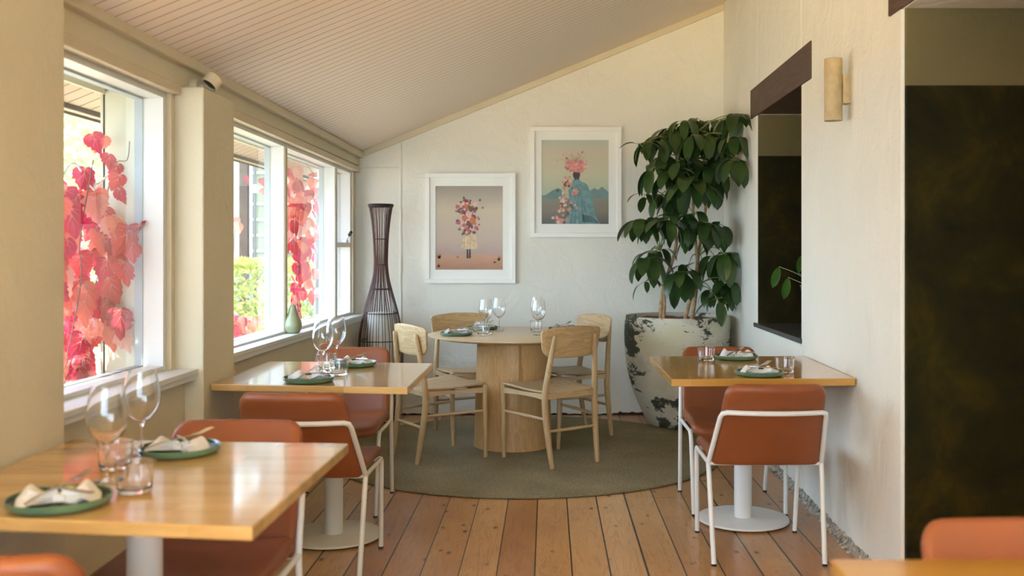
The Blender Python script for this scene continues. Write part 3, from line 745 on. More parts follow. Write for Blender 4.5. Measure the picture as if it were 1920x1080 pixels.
# ------------------------------------------------------------------ oak chairs
def oak_chair():
    t = thing('oak_chair', 'x', 'chair', (0, 0, 0), 0, 'oak chairs around the round table')
    # seat: saddle shaped plywood
    ol = []
    for (x, y) in rrect(-0.2, 0.2, -0.19, 0.225, (0.05, 0.03, 0.03, 0.05), 6):
        ol.append((x/0.2*lerp(0.185, 0.232, (y+0.19)/0.415), y))
    def sf(u, v, w):
        z = 0.440 - 0.020*(1-(u/0.23)**2)*max(0.0, 1-((v+0.02)/0.2)**2) + 0.012*(u/0.23)**2 + 0.008*max(0, v/0.2)
        return (u, v, z+w)
    MB().slab(ol, 0.014, sf, 0.006, 7).build('seat', M['oak_y'], t)
    # backrest: bent board
    ol = []
    for (x, y) in rrect(-0.2, 0.2, 0.652, 0.812, (0.055, 0.022, 0.022, 0.055), 7):
        k = (y-0.652)/0.16; ol.append((x/0.2*lerp(0.205, 0.226, k), y + (0.020*(1-(x/0.2)**2) if k > 0.5 else -0.012*(1-(x/0.2)**2))))
    def bf(u, v, w):
        y = -0.180 - 0.030*(1-(u/0.22)**2) - (v-0.72)*0.13
        return (u, y + w, v)
    MB().slab(ol, 0.014, bf, 0.006, 7).build('backrest', M['oak'], t)
    for s in (-1, 1):
        pts = spline([(s*0.170, -0.228, 0.0), (s*0.178, -0.205, 0.14), (s*0.186, -0.180, 0.33), (s*0.186, -0.182, 0.45), (s*0.170, -0.200, 0.60), (s*0.152, -0.226, 0.772)], 5)
        n = len(pts); rad = [0.011+0.0085*math.sin(PI*min(1, (i/(n-1))*0.98+0.02))**0.7 for i in range(n)]
        pts = pts + [pts[-1] + Vector((-s*0.001, -0.002, 0.006))]; rad = rad + [0.005]
        MB().tube(pts, rad, 14).build('leg', M['oak_z'], t)
        pts = spline([(s*0.210, 0.222, 0.0), (s*0.216, 0.216, 0.2), (s*0.218, 0.214, 0.40), (s*0.218, 0.214, 0.452)], 4)
        n = len(pts); rad = [0.0115+0.0065*min(1, i/(n*0.6)) for i in range(n)]
        pts.append(pts[-1]+Vector((0, 0, 0.004))); rad.append(0.010)
        MB().tube(pts, rad, 14).build('leg', M['oak_z'], t)
        # seat rail, deeper at the rear
        m = MB(); n = 10; v = []
        for i in range(n+1):
            k = i/n; y = lerp(-0.18, 0.214, k); x = s*lerp(0.184, 0.216, k)
            top = 0.436 - 0.006*math.sin(PI*k); low = top - (0.022+0.016*abs(2*k-1)**2)
            for dx in (-0.009, 0.009): v += [(x+dx, y, low), (x+dx, y, top)]
        f = []
        for i in range(n):
            a = 4*i; b = a+4
            f += [(a, a+1, b+1, b), (a+2, b+2, b+3, a+3), (a+1, a+3, b+3, b+1), (a, b, b+2, a+2)]
        m.add(v, f); m.build('seat_rail', M['oak_y'], t)
        MB().tube([(s*0.186, -0.183, 0.285), (s*lerp(0.186, 0.217, .5), 0.015, 0.288), (s*0.217, 0.214, 0.290)], [0.008, 0.0105, 0.008], 12).build('stretcher', M['oak_y'], t)
    MB().tube([(-0.182, -0.195, 0.215), (0, -0.195, 0.215), (0.182, -0.195, 0.215)], [0.008, 0.0105, 0.008], 12).build('stretcher', M['oak'], t)
    m = MB(); m.box(-0.205, 0.205, 0.204, 0.224, 0.405, 0.436); m.box(-0.18, 0.18, -0.19, -0.172, 0.400, 0.436); m.build('seat_rail', M['oak'], t, bevel=0.004)
    return t
oc = oak_chair(); RZ = 0.0148
def place_oak(o, x, y, face, label):
    o.location = (x, y, RZ); o.rotation_euler = (0, 0, R(face-90)); o['label'] = label
place_oak(oc, -0.686, 6.169, 33.3, 'pale oak chair at the near left of the round table, beside the rattan lamp')
for x, y, a, l in ((0.029, 6.058, 126.2, 'pale oak chair turned away from the camera, near right of the round table'),
                   (-0.545, 6.915, -63, 'oak chair facing the camera behind the left side of the round table'),
                   (0.160, 6.865, 209, 'oak chair behind the right side of the round table, beside the big pot')):
    c = dup(oc, (x, y, RZ), R(a-90), l)

# ------------------------------------------------------------------ glassware
def wine_glass():
    t = thing('wine_glass', 'x', 'glass', (0, 0, 0), 0, 'wine glasses on the tables')
    outer = [(0.0, 0.0), (0.034, 0.0), (0.0365, 0.0015), (0.034, 0.003), (0.015, 0.006), (0.006, 0.012), (0.0038, 0.03), (0.0036, 0.070), (0.0045, 0.084), (0.010, 0.092),
             (0.028, 0.106), (0.041, 0.128), (0.0465, 0.152), (0.0455, 0.175), (0.041, 0.202), (0.0365, 0.228)]
    inner = [(0.0355, 0.228), (0.0400, 0.202), (0.0445, 0.175), (0.0455, 0.152), (0.040, 0.129), (0.027, 0.108), (0.010, 0.0955), (0.0, 0.094)]
    def sm(p, n=3):
        return [(max(0, q.x), q.y) for q in spline([(a, b, 0) for a, b in p], n)]
    MB().lathe(sm(outer[4:]) and (outer[:4] + sm(outer[4:]) + sm(inner)), 40).build('bowl_and_stem', M['glass'], t, angle=80)
    return t
def tumbler():
    t = thing('tumbler', 'x', 'glass', (0, 0, 0), 0, 'water tumblers on the tables')
    MB().lathe([(0, 0.0), (0.030, 0.0), (0.0330, 0.0005), (0.0352, 0.002), (0.0368, 0.005), (0.0378, 0.010), (0.0395, 0.025), (0.0410, 0.045), (0.0426, 0.064), (0.0430, 0.0685), (0.0429, 0.0695), (0.0424, 0.0700),
                (0.0419, 0.0695), (0.0417, 0.0685), (0.0412, 0.064), (0.0396, 0.045), (0.0380, 0.025), (0.0368, 0.016), (0.0350, 0.012), (0.032, 0.0098), (0.028, 0.0092), (0, 0.009)], 48).build('tumbler_body', M['glass'], t, angle=80)
    return t
wg = wine_glass(); tb = tumbler()
ZT, ZR = 0.7505, 0.7405
first = {'w': True, 't': True}
def put(kind, x, y, z, label):
    src = wg if kind == 'w' else tb
    if first[kind]:
        first[kind] = False; src.location = (x, y, z); src['label'] = label; return src
    return dup(src, (x, y, z), random.uniform(0, 6), label)
put('w', -1.04, 2.33, ZT, 'nearest wine glass on the nearest left table, left of its neighbour')
put('w', -1.078, 2.62, ZT, 'second wine glass on the nearest left table, right and farther back')
put('t', -0.936, 2.236, ZT, 'water tumbler in front of the wine glasses on the nearest left table')
put('t', -1.085, 2.475, ZT, 'water tumbler half hidden behind the nearest wine glass')
put('w', -1.005, 4.41, ZT, 'left wine glass on the table beside the second window')
put('w', -1.005, 4.69, ZT, 'right wine glass on the table beside the second window')
put('t', -0.915, 4.32, ZT, 'front tumbler on the table beside the second window')
put('t', -1.018, 4.54, ZT, 'rear tumbler among the wine glasses on the table beside the second window')
put('t', 0.782, 4.87, ZT, 'tumbler standing left of the plates on the right wall table')
put('t', 1.058, 4.40, ZT, 'tumbler at the right end of the right wall table')
put('w', -0.412, 6.58, ZR, 'leftmost wine glass on the round oak table')
put('w', -0.335, 6.80, ZR, 'second wine glass from the left on the round oak table')
put('w', -0.060, 6.475, ZR, 'wine glass at the front of the right pair on the round oak table')
put('w', -0.077, 6.93, ZR, 'wine glass at the back of the right pair on the round oak table')
put('t', -0.422, 6.44, ZR, 'front left tumbler on the round oak table')
put('t', -0.470, 6.72, ZR, 'rear left tumbler on the round oak table')
put('t', -0.080, 6.78, ZR, 'right tumbler on the round oak table')

# ------------------------------------------------------------------ plates, napkins, cutlery
def plate():
    m = MB()
    prof = [(0, 0.0), (0.085, 0.0), (0.098, 0.003), (0.1045, 0.010), (0.1060, 0.020), (0.1045, 0.0215), (0.1025, 0.020), (0.100, 0.011), (0.092, 0.007), (0, 0.006)]
    mis = [0, 0, 0, 0, 0, 0, 1, 1, 1]
    m.lathe(prof, 64, mis=mis)
    return m.build('plate', [M['plate'], M['plate_in']])
def napkin(seed, mat):
    rnd = random.Random(seed); m = MB()
    # a loosely tied linen bow: two puffed lobes with folds, pinched in the middle
    for s in (-1, 1):
        n, q = 14, 18; v = []; ph = rnd.uniform(0, 6); hgt = rnd.uniform(0.85, 1.1)
        for i in range(n+1):
            k = i/n; x = s*(0.004+0.078*k)
            w = (0.012 + 0.030*math.sin(min(1, k*1.25)*PI/2)) * (1 if k < 0.85 else 1-(k-0.85)*3.6)
            h = (0.006 + 0.0095*math.sin(PI*min(1, k*0.8+0.12)))*hgt*(1+0.25*math.sin(9*k+ph))
            for j in range(q):
                a = 2*PI*j/q; fold = 1 + 0.30*math.sin(3*a+ph+3*k) + 0.16*math.sin(6*a+ph*2-4*k)
                yy = w*math.cos(a)*fold + 0.010*math.sin(k*3+ph); zz = h*math.sin(a)*fold
                v.append((x, yy, max(0.0, h + zz)+0.0008*j % 0.001))
        f = []
        for i in range(n):
            for j in range(q):
                j2 = (j+1) % q; f.append((i*q+j, i*q+j2, (i+1)*q+j2, (i+1)*q+j))
        f.append(tuple(range(q-1, -1, -1))); f.append(tuple(n*q+j for j in range(q))); m.add(v, f)
    m.box(-0.012, 0.012, -0.016, 0.016, 0.004, 0.018)
    return m.build('napkin', mat)
def fork():
    m = MB(); m.tube([(0, -0.095, 0.0), (0, -0.05, 0.004), (0, 0.02, 0.002), (0, 0.045, 0.001)], [0.0045, 0.0035, 0.0022, 0.004], 8, squash=0.5)
    m.box(-0.010, 0.010, 0.045, 0.062, 0.0, 0.0022)
    for k in range(4): m.tube([(-0.0085+k*0.00567, 0.060, 0.0012), (-0.0085+k*0.00567, 0.085, 0.006), (-0.0085+k*0.00567, 0.100, 0.008)], [0.0014, 0.0013, 0.0007], 6)
    return m.build('fork', M['steel'])
def knife():
    m = MB(); m.tube([(0, -0.10, 0.0), (0, -0.04, 0.0), (0, 0.0, 0.0)], [0.005, 0.0045, 0.0035], 8, squash=0.6)
    m.slab(dens([(-0.004, 0.0), (0.006, 0.0), (0.008, 0.06), (0.004, 0.105), (-0.002, 0.112), (-0.004, 0.10)], 0.02), 0.0018, lambda u, v, w: (u, v, w), 0.0006, 2)
    return m.build('knife', M['steel'])
pl = plate(); nap_src = {}; fk = fork(); kn = knife(); used = set()
def inst(src, name, loc, rot, label, cat, group):
    if name in used: o = src.copy(); COL.objects.link(o)
    else: used.add(name); o = src
    o.location = loc; o.rotation_euler = rot; return tag(o, label, cat, group)
settings = [
    (-1.049, 2.12, ZT, 20, 'w', 'front left of the nearest left table'),
    (-0.993, 2.665, ZT, -8, 'w', 'far side of the nearest left table'),
    (-0.995, 4.11, ZT, 25, 'w', 'near side of the second left table'),
    (-0.915, 4.66, ZT, 5, 'w', 'far side of the second left table'),
    (0.925, 4.31, ZT, -8, 'w', 'near side of the right wall table'),
    (0.947, 4.955, ZT, 0, 'w', 'far side of the right wall table'),
    (-0.597, 6.44, ZR, 10, 'g', 'left edge of the round oak table'),
    (-0.455, 6.93, ZR, -15, 'w', 'back left of the round oak table'),
    (0.110, 6.84, ZR, 0, 'g', 'back right of the round oak table')]
for i, (x, y, z, a, k, where) in enumerate(settings):
    inst(pl, 'plate', (x, y, z), (0, 0, R(a)), 'round green glazed plate on the ' + where, 'plate', 'green plates laid on the tables')
    n = napkin(i+3, M['napkin'] if k == 'w' else M['napkin_grey']); n.location = (x, y, z+0.0070); n.rotation_euler = (0, 0, R(a))
    tag(n, ('white' if k == 'w' else 'grey') + ' linen napkin on the ' + where, 'napkin', 'linen napkins on the plates')
    inst(fk, 'fork', (x-0.004, y+0.004, z+0.037), (R(7), 0, R(a-35)), 'steel fork on the napkin, ' + where, 'fork', 'forks on the napkins')
    inst(kn, 'knife', (x+0.012, y-0.002, z+0.036), (R(-3), 0, R(a+38)), 'steel knife on the napkin, ' + where, 'knife', 'knives on the napkins')

# ------------------------------------------------------------------ vase on the window ledge
m = MB(); pr = [(0, 0), (0.030, 0), (0.040, 0.006), (0.050, 0.030), (0.0515, 0.048), (0.046, 0.074), (0.035, 0.098), (0.026, 0.120), (0.021, 0.142), (0.016, 0.157), (0.008, 0.165), (0, 0.167)]
m.lathe(pr[:2] + [(q.x, q.y) for q in spline([(a, b, 0) for a, b in pr[1:]], 4)], 40)
tag(m.build('vase', M['ceramic'], loc=(-1.478, 5.72, 0.8165), angle=70), 'sage green pear-shaped ceramic vase on the window ledge', 'vase')

# ------------------------------------------------------------------ rattan floor lamp
t = thing('floor_lamp', 'tall dark rattan hourglass floor lamp in the back left corner', 'lamp', (-1.262, 7.46, 0))
prof = [(1.63, 0.088), (1.52, 0.070), (1.38, 0.057), (1.28, 0.053), (1.183, 0.052), (1.09, 0.062), (1.0, 0.083), (0.91, 0.108), (0.82, 0.131), (0.71, 0.153), (0.615, 0.165), (0.45, 0.166), (0.25, 0.148), (0.1, 0.131), (0.0, 0.122)]
pp = spline([(z, r, 0) for z, r in prof], 4)
m = MB(); rnd = random.Random(3); K = 42
for k in range(K):
    a0 = 2*PI*k/K; tw = rnd.uniform(-0.05, 0.05)
    m.tube([(q.y*math.cos(a0+tw*math.sin(i*0.2)), q.y*math.sin(a0+tw*math.sin(i*0.2)), q.x) for i, q in enumerate(pp)], 0.0026, 5, mi=0 if True else 1)
m.build('rattan_cage', M['rattan'], t)
def rad_at(z):
    for (z0, r0), (z1, r1) in zip(prof, prof[1:]):
        if z1 <= z <= z0: return lerp(r1, r0, (z-z1)/(z0-z1))
for z in (1.38, 1.183, 1.0, 0.82, 0.615, 0.36, 0.012):
    r = rad_at(z)-0.003
    MB().tube([(r*math.cos(2*PI*k/40), r*math.sin(2*PI*k/40), z) for k in range(40)], 0.0038, 6, closed=True).build('hoop', M['black_rattan'], t)
m = MB(); 
for z in (1.628, 1.638): m.tube([(0.09*math.cos(2*PI*k/40), 0.09*math.sin(2*PI*k/40), z) for k in range(40)], 0.007, 8, closed=True)
m.build('top_rim', M['black_rattan'], t)
MB().lathe([(0.085, 0.03), (0.098, 0.03), (0.098, 0.825), (0.0, 0.83)], 40).build('paper_shade', M['paper'], t)

# ------------------------------------------------------------------ big pot and umbrella tree
t = thing('plant_pot', 'large weathered limewashed pot with dark chipped patches, under the umbrella tree', 'pot', (0.955, 7.285, 0.015))
pr = [(0, 0.0), (0.19, 0.0), (0.215, 0.01), (0.262, 0.10), (0.315, 0.22), (0.357, 0.36), (0.380, 0.50), (0.389, 0.64), (0.388, 0.74), (0.385, 0.79)]
outer = pr[:2] + [(q.x, q.y) for q in spline([(a, b, 0) for a, b in pr[1:]], 4)]
MB().lathe(outer + [(0.380, 0.80), (0.358, 0.80), (0.352, 0.79), (0.352, 0.70)], 72).build('pot_body', M['pot'], t, angle=60)
m = MB(); n = 40; rr = 14; v = [(0, 0, 0.775)]
rnd = random.Random(5)
for i in range(1, rr+1):
    for k in range(n): v.append((0.355*i/rr*math.cos(2*PI*k/n), 0.355*i/rr*math.sin(2*PI*k/n), 0.762+rnd.uniform(0, 0.018)*(1 if i < rr else 0)))
f = [(0, 1+k, 1+(k+1) % n) for k in range(n)]
for i in range(rr-1):
    for k in range(n): a = 1+i*n; f.append((a+k, a+n+k, a+n+(k+1) % n, a+(k+1) % n))
m.add(v, f); m.build('soil', M['soil'], t)

def leaflet(m, base, d, up, L, W, droop, mi=0, nseg=7, fold=0.25):
    """one leaf blade from base along d, drooping"""
    d = Vector(d).normalized(); up = Vector(up); side = d.cross(up)
    if side.length < 1e-3: side = d.cross(Vector((1, 0, 0)))
    side.normalize(); v = []; p = Vector(base); cur = d.copy(); st = L/nseg
    for i in range(nseg+1):
        k = i/nseg; w = W*0.5*(math.sin(PI*min(1, k*0.93+0.03))**0.75) if 0 < i < nseg else 0.0015
        nrm = side.cross(cur).normalized()
        v += [p - side*w - nrm*w*fold*-1, p.copy(), p + side*w + nrm*w*fold]
        cur = (cur + Vector((0, 0, -1))*droop/nseg).normalized(); p = p + cur*st
    f = []
    for i in range(nseg):
        a = 3*i; f += [(a, a+3, a+4, a+1), (a+1, a+4, a+5, a+2)]
    m.add(v, f, mi)
plant = thing('umbrella_tree', 'tall glossy umbrella tree with drooping leaves growing in the big weathered pot', 'plant', (0.955, 7.285, 0.775))
pb = Vector((0.955, 7.285, 0.775))
def L_(v): return Vector(v) - pb
# (pixel x, pixel y, distance, leaf length, leaflets, lean)
hubs = [(1379,213,6.68,.18,7),(1362,222,7.0,.15,5),(1335,226,7.25,.17,7),(1308,222,7.35,.18,7),(1283,226,7.2,.18,7),(1262,240,7.15,.19,7),(1238,254,7.1,.17,6),(1215,266,7.05,.15,6),(1200,270,7.0,.12,3),
        (1330,250,7.05,.19,7),(1300,252,7.05,.19,7),(1352,262,7.1,.19,7),(1376,256,6.75,.17,6),(1270,262,7.3,.2,7),(1245,290,7.2,.2,7),(1225,314,7.1,.2,7),(1256,320,7.05,.2,7),
        (1378,298,6.66,.2,7),(1360,298,7.05,.2,6),(1297,340,6.95,.24,8),(1310,300,7.3,.2,7),(1335,320,7.1,.2,7),(1345,335,7.35,.2,6),(1275,300,7.0,.18,6),
        (1240,365,7.2,.19,6),(1210,365,7.15,.13,4),(1262,375,7.3,.17,6),(1328,417,6.95,.22,9),(1300,400,7.2,.19,7),(1200,410,7.05,.2,7),(1228,408,7.1,.2,6),(1252,412,6.95,.2,6),(1275,405,7.0,.19,6),
        (1350,420,7.1,.16,5),(1212,485,7.05,.20,8),(1236,468,7.15,.16,5),(1220,478,7.2,.17,5),(1277,512,6.95,.2,8),(1290,500,7.15,.17,5),(1210,528,7.0,.12,3),
        (1357,474,7.1,.22,8),(1340,480,7.2,.2,5),(1368,528,7.1,.18,6),(1345,560,7.0,.15,4),(1316,490,7.2,.15,4),(1298,445,7.2,.16,5),(1356,535,7.2,.17,5)]
fm = MB(); pm = MB(); rnd = random.Random(11)
nodes = [P(1238, 470, 7.3), P(1262, 380, 7.3), P(1310, 480, 7.3), P(1325, 380, 7.35), P(1305, 300, 7.35), P(1340, 300, 7.35), P(1300, 540, 7.25), P(1245, 540, 7.28), P(1285, 270, 7.3), P(1360, 330, 7.35), P(1275, 330, 7.3)]
extra = [(h[0]+rnd.uniform(-22, 22), h[1]+rnd.uniform(-18, 22), h[2]+rnd.uniform(-.05, .22), h[3], 5) for h in hubs if 1225 < h[0] < 1350 and rnd.random() < 0.25]
for (px, py, Y, Ln, cnt) in hubs + extra:
    Y = Y + rnd.uniform(-0.05, 0.05); hub = P(px, py, Y)
    near = min(nodes, key=lambda q: (q-hub).length + (0.25 if q.z > hub.z+0.1 else 0))
    mid = near.lerp(hub, 0.55) + Vector((0, 0, 0.05))
    pts = spline([L_(near), L_(mid), L_(hub)], 5)
    pm.tube(pts, [lerp(0.0045, 0.0028, i/(len(pts)-1)) for i in range(len(pts))], 6)
    a0 = rnd.uniform(0, 6.28); tilt = Vector((rnd.uniform(-.6, .6), rnd.uniform(-.7, .5), 0))
    for k in range(cnt):
        a = a0 + 2*PI*k/cnt + rnd.uniform(-.2, .2)
        out = Vector((math.cos(a), math.sin(a), rnd.uniform(-0.35, 0.15))); out.z += out.dot(tilt); out.z = min(out.z, -0.05 if py < 260 else 0.45); out.normalize()
        b = L_(hub); pet = 0.035*rnd.uniform(0.8, 1.3); e = b + out*pet + Vector((0, 0, -0.003))
        pm.tube([b, e], 0.0018, 5)
        ll = Ln*rnd.uniform(0.85, 1.25)
        # keep clear of the two walls
        if e.y + pb.y + out.y*ll*0.5 > BACK-0.06: out.y *= 0.2
        if e.x + pb.x + out.x*ll*0.6 > wx(7.2)-0.05: out.x *= 0.15
        leaflet(fm, e, out, (0, 0, 1), ll, ll*rnd.uniform(0.36, 0.45), rnd.uniform(1.0, 3.4), fold=rnd.uniform(0.05, 0.4))
fm.v = [(min(x, wx(y+pb.y)-0.014-pb.x), min(y, BACK-0.012-pb.y), z) for x, y, z in fm.v]
fm.build('foliage', M['leaf'], plant, angle=75)
pm.build('leaf_stalks', M['green_stem'], plant)
for pts, r0, r1 in (([P(1238, 602, 7.25), P(1243, 545, 7.26), P(1257, 500, 7.28), P(1268, 455, 7.3), P(1262, 380, 7.3), P(1275, 330, 7.3), P(1288, 268, 7.3)], 0.016, 0.008),
                    ([P(1244, 602, 7.22), P(1246, 560, 7.24), P(1240, 500, 7.28), P(1238, 460, 7.3)], 0.013, 0.006),
                    ([P(1283, 604, 7.22), P(1292, 570, 7.24), P(1303, 530, 7.26), P(1310, 475, 7.3), P(1322, 400, 7.33), P(1330, 320, 7.35), P(1345, 268, 7.35)], 0.015, 0.008),
                    ([P(1296, 604, 7.2), P(1303, 560, 7.22), P(1308, 500, 7.26), P(1300, 400, 7.3), P(1303, 300, 7.33), P(1312, 255, 7.3)], 0.016, 0.007)):
    q = spline([L_(p) for p in pts], 6); MB().tube(q, [lerp(r0, r1, i/(len(q)-1)) for i in range(len(q))], 10).build('stem', M['bark'], plant)

# small plant on the niche sill
hp = thing('sill_plant', 'small green leafy plant peeping round the edge of the dark wall niche', 'plant', (1.52, 5.40, 0.833))
MB().lathe([(0, 0), (0.045, 0), (0.06, 0.10), (0.055, 0.10), (0.05, 0.09), (0, 0.09)], 28).build('plant_pot_small', M['slate'], hp)
hb = Vector((1.52, 5.40, 0.833)); m = MB(); sm_ = MB()
for (px, py, Y, d, L) in ((1461, 500, 5.75, (-0.35, 0.15, -0.9), 0.13), (1478, 520, 5.72, (-0.25, 0.1, -1), 0.13), (1497, 512, 5.70, (0.1, 0, 1), 0.10), (1500, 535, 5.65, (0.6, 0.1, -0.6), 0.13), (1530, 500, 5.6, (0.7, 0.1, 0.3), 0.12)):
    p = P(px, py, Y)-hb; q = spline([(0, 0, 0.09), (p[0]*0.4, p[1]*0.4, max(0.15, p[2]*0.8)), p], 5)
    sm_.tube(q, 0.002, 5); leaflet(m, p, d, (0.2, -1, 0.2), L, L*0.42, 0.5)
m.build('foliage', leaf_mat('bright_green_leaf', (0.03, 0.11, 0.015), (0.09, 0.22, 0.03), 0.2, 0.3), hp); sm_.build('leaf_stalks', M['green_stem'], hp)

# ------------------------------------------------------------------ wall sconces
def sconce(y, z, label):
    x = wx(y); t = thing('wall_sconce', label, 'wall lamp', (x, y, z), 0, 'tube sconces on the right wall')
    m = MB(); m.box(-0.036, 0.0, -0.030, 0.030, -0.062, 0.062); m.build('wall_bracket', M['sconce'], t, bevel=0.003)
    m = MB(); m.lathe([(0.036, -0.135), (0.039, -0.135), (0.039, 0.137), (0.036, 0.137), (0.036, -0.135)], 36, (-0.070, 0)); m.build('lamp_tube', M['sconce'], t, angle=50)
    return t
sconce(4.33, 2.00, 'brass tube wall sconce between the niche and the doorway')
s2 = sconce(6.93, 2.10, 'brass tube wall sconce half hidden behind the umbrella tree')
bl = bpy.data.lights.new('sconce_bulb', 'POINT'); bl.energy = 1.6; bl.color = (1.0, 0.45, 0.2); bl.shadow_soft_size = 0.02
bo = bpy.data.objects.new('sconce_bulb', bl); COL.objects.link(bo); bo.location = (wx(6.93)-0.07, 6.93, 2.13)

# ------------------------------------------------------------------ spotlight above the pier
t = thing('spotlight', 'small cream spotlight fixed to the wall just above the pier between the windows', 'spotlight', (-1.480, 4.11, 1.975))
MB().lathe([(0, 0), (0.038, 0), (0.038, 0.03), (0, 0.03)], 32).build('mounting_disc', M['trim'], t).rotation_euler = (0, R(90), 0)
hd = MB().lathe([(0, 0.022), (0.034, 0.022), (0.036, 0.020), (0.036, -0.024), (0.032, -0.024), (0.032, -0.012), (0, -0.012)], 32).build('spot_head', M['trim'], t)
hd.location = (0.088, -0.02, 0.022); hd.rotation_euler = Vector((0.42, 0.45, 0.75)).to_track_quat('Z', 'Y').to_euler()
MB().lathe([(0, -0.0125), (0.0318, -0.0125), (0.0318, -0.0128), (0, -0.0128)], 24).build('spot_lens', M['black'], hd)
MB().tube([(0.03, 0, 0.0), (0.075, 0, 0.02)], 0.008, 10).build('swivel_arm', M['trim'], t)

# ------------------------------------------------------------------ pictures
def flat(m, pts, y, mi):
    m.add([(x, y, z) for x, z in pts], [tuple(range(len(pts)))], mi)
def disc2(cx, cz_, r, n=12, sx=1.0, rnd=None, jit=0.0):
    return [(cx+sx*r*math.cos(2*PI*k/n)*(1+(rnd.uniform(-jit, jit) if rnd else 0)), cz_+r*math.sin(2*PI*k/n)*(1+(rnd.uniform(-jit, jit) if rnd else 0))) for k in range(n)]
def print_bg(name, stops, z0, z1, nz=6):
    m, nt, b = new_mat(name)
    t = N(nt, 'ShaderNodeTexCoord'); s = N(nt, 'ShaderNodeSeparateXYZ'); nt.links.new(t.outputs['Object'], s.inputs[0])
    h = math_(nt, 'DIVIDE', math_(nt, 'SUBTRACT', s.outputs['Z'], z0), z1-z0)
    h = math_(nt, 'ADD', h, math_(nt, 'MULTIPLY', math_(nt, 'SUBTRACT', noise(nt, coords(nt, (1, 1, 2)), nz, 5), 0.5), 0.10))
    nt.links.new(ramp(nt, h, stops), b.inputs['Base Color']); b.inputs['Roughness'].default_value = 0.35; return m
def picture(x0, x1, z0, z1, label, pr, art):
    w, h = x1-x0, z1-z0
    t = thing('framed_picture', label, 'picture', ((x0+x1)/2, BACK, (z0+z1)/2))
    fw = 0.034; m = MB()
    for (a, b, c, d) in ((-w/2, w/2, h/2-fw, h/2), (-w/2, w/2, -h/2, -h/2+fw), (-w/2, -w/2+fw, -h/2+fw, h/2-fw), (w/2-fw, w/2, -h/2+fw, h/2-fw)):
        m.box(a, b, -0.032, -0.001, c, d)
    m.build('frame', M['frame'], t, smooth=False, bevel=0.002)
    m = MB(); px0, px1, pz0, pz1 = pr; yb, yf = -0.014, -0.018
    ox, oz = w/2-fw, h/2-fw
    for (a, b, c, d) in ((-ox, ox, pz1, oz), (-ox, ox, -oz, pz0), (-ox, px0, pz0, pz1), (px1, ox, pz0, pz1)): m.box(a, b, yf, yb, c, d)
    m.build('mat_board', M['mat'], t, smooth=False)
    art(t, px0, px1, pz0, pz1)
K = BACK/F
def art1(t, x0, x1, z0, z1):
    W, H = x1-x0, z1-z0; rnd = random.Random(2); m = MB(); y = -0.012
    X = lambda u: x0+u*W; Z = lambda v: z0+v*H      # u right, v up, 0..1
    mats = [print_bg('print_dusky_sky', [(0.0, (0.34, 0.14, 0.06)), (0.165, (0.50, 0.25, 0.13)), (0.185, (0.40, 0.26, 0.21)), (0.35, (0.48, 0.35, 0.265)), (0.7, (0.53, 0.43, 0.29)), (1.0, (0.29, 0.235, 0.185))], z0, z1),
            simple('print_cream_coat', (0.62, 0.45, 0.27), 0.5, 0.25, 40), simple('print_black', (0.012, 0.012, 0.012), 0.5),
            simple('print_rose', (0.42, 0.10, 0.12), 0.5, 0.3, 60), simple('print_pale_pink', (0.70, 0.40, 0.33), 0.5, 0.2, 60), simple('print_orange', (0.58, 0.16, 0.05), 0.5, 0.2, 60),
            simple('print_leaf_green', (0.10, 0.10, 0.035), 0.5, 0.3, 60), simple('print_plum', (0.14, 0.03, 0.06), 0.5, 0.3, 60), simple('print_dry_bush', (0.24, 0.14, 0.05), 0.5, 0.4, 80)]
    flat(m, [(x0, z0), (x1, z0), (x1, z1), (x0, z1)], y, 0)
    for (cx, cz_, r) in ((0.06, 0.15, 0.07), (0.05, 0.05, 0.05), (0.33, 0.16, 0.035), (0.94, 0.13, 0.06), (0.88, 0.10, 0.03)):
        for k in range(26):
            a = rnd.uniform(0.1, PI-0.1); L = r*rnd.uniform(0.5, 1.1); c, s = math.cos(a), math.sin(a)
            p = (max(0.005, min(0.995, cx+L*c)), cz_-0.02+L*s)
            flat(m, [(X(cx-0.006), Z(cz_-0.02)), (X(cx+0.006), Z(cz_-0.02)), (X(p[0]), Z(p[1]))], y-0.0003, 8)
    flat(m, [(X(.46), Z(.135)), (X(.49), Z(.135)), (X(.485), Z(.26)), (X(.465), Z(.26))], y-0.0004, 2)
    flat(m, [(X(.495), Z(.137)), (X(.525), Z(.137)), (X(.52), Z(.26)), (X(.50), Z(.26))], y-0.0004, 2)
    flat(m, [(X(.375), Z(.255)), (X(.45), Z(.245)), (X(.63), Z(.25)), (X(.60), Z(.40)), (X(.55), Z(.52)), (X(.44), Z(.52)), (X(.41), Z(.40))], y-0.0006, 1)
    for k in range(4): flat(m, [(X(.42+k*.05), Z(.26)), (X(.424+k*.05), Z(.26)), (X(.455+k*.025), Z(.48))], y-0.0008, 8)
    for k in range(150):
        v = rnd.uniform(0.42, 0.83); hw = 0.06+0.13*math.sin(PI*min(1, max(0, (v-0.38)/0.5)))
        u = 0.49+rnd.gauss(0, 0.45)*hw; r = W*rnd.uniform(0.012, 0.034)
        flat(m, disc2(X(u), Z(v), r, 9, 1, rnd, 0.25), y-0.001-k*0.00001, rnd.choice([3, 3, 4, 4, 5, 6, 6, 7]))
    for (u, v, c) in ((.66, .83, 7), (.31, .70, 3), (.70, .74, 3), (.42, .86, 6), (.49, .66, 4), (.55, .59, 5), (.43, .62, 5)): flat(m, disc2(X(u), Z(v), W*(0.045 if 0.4 < u < 0.6 and v < 0.8 else 0.018), 10, 1, rnd, 0.2), y-0.0028, c)
    m.build('print', mats, t, smooth=False)
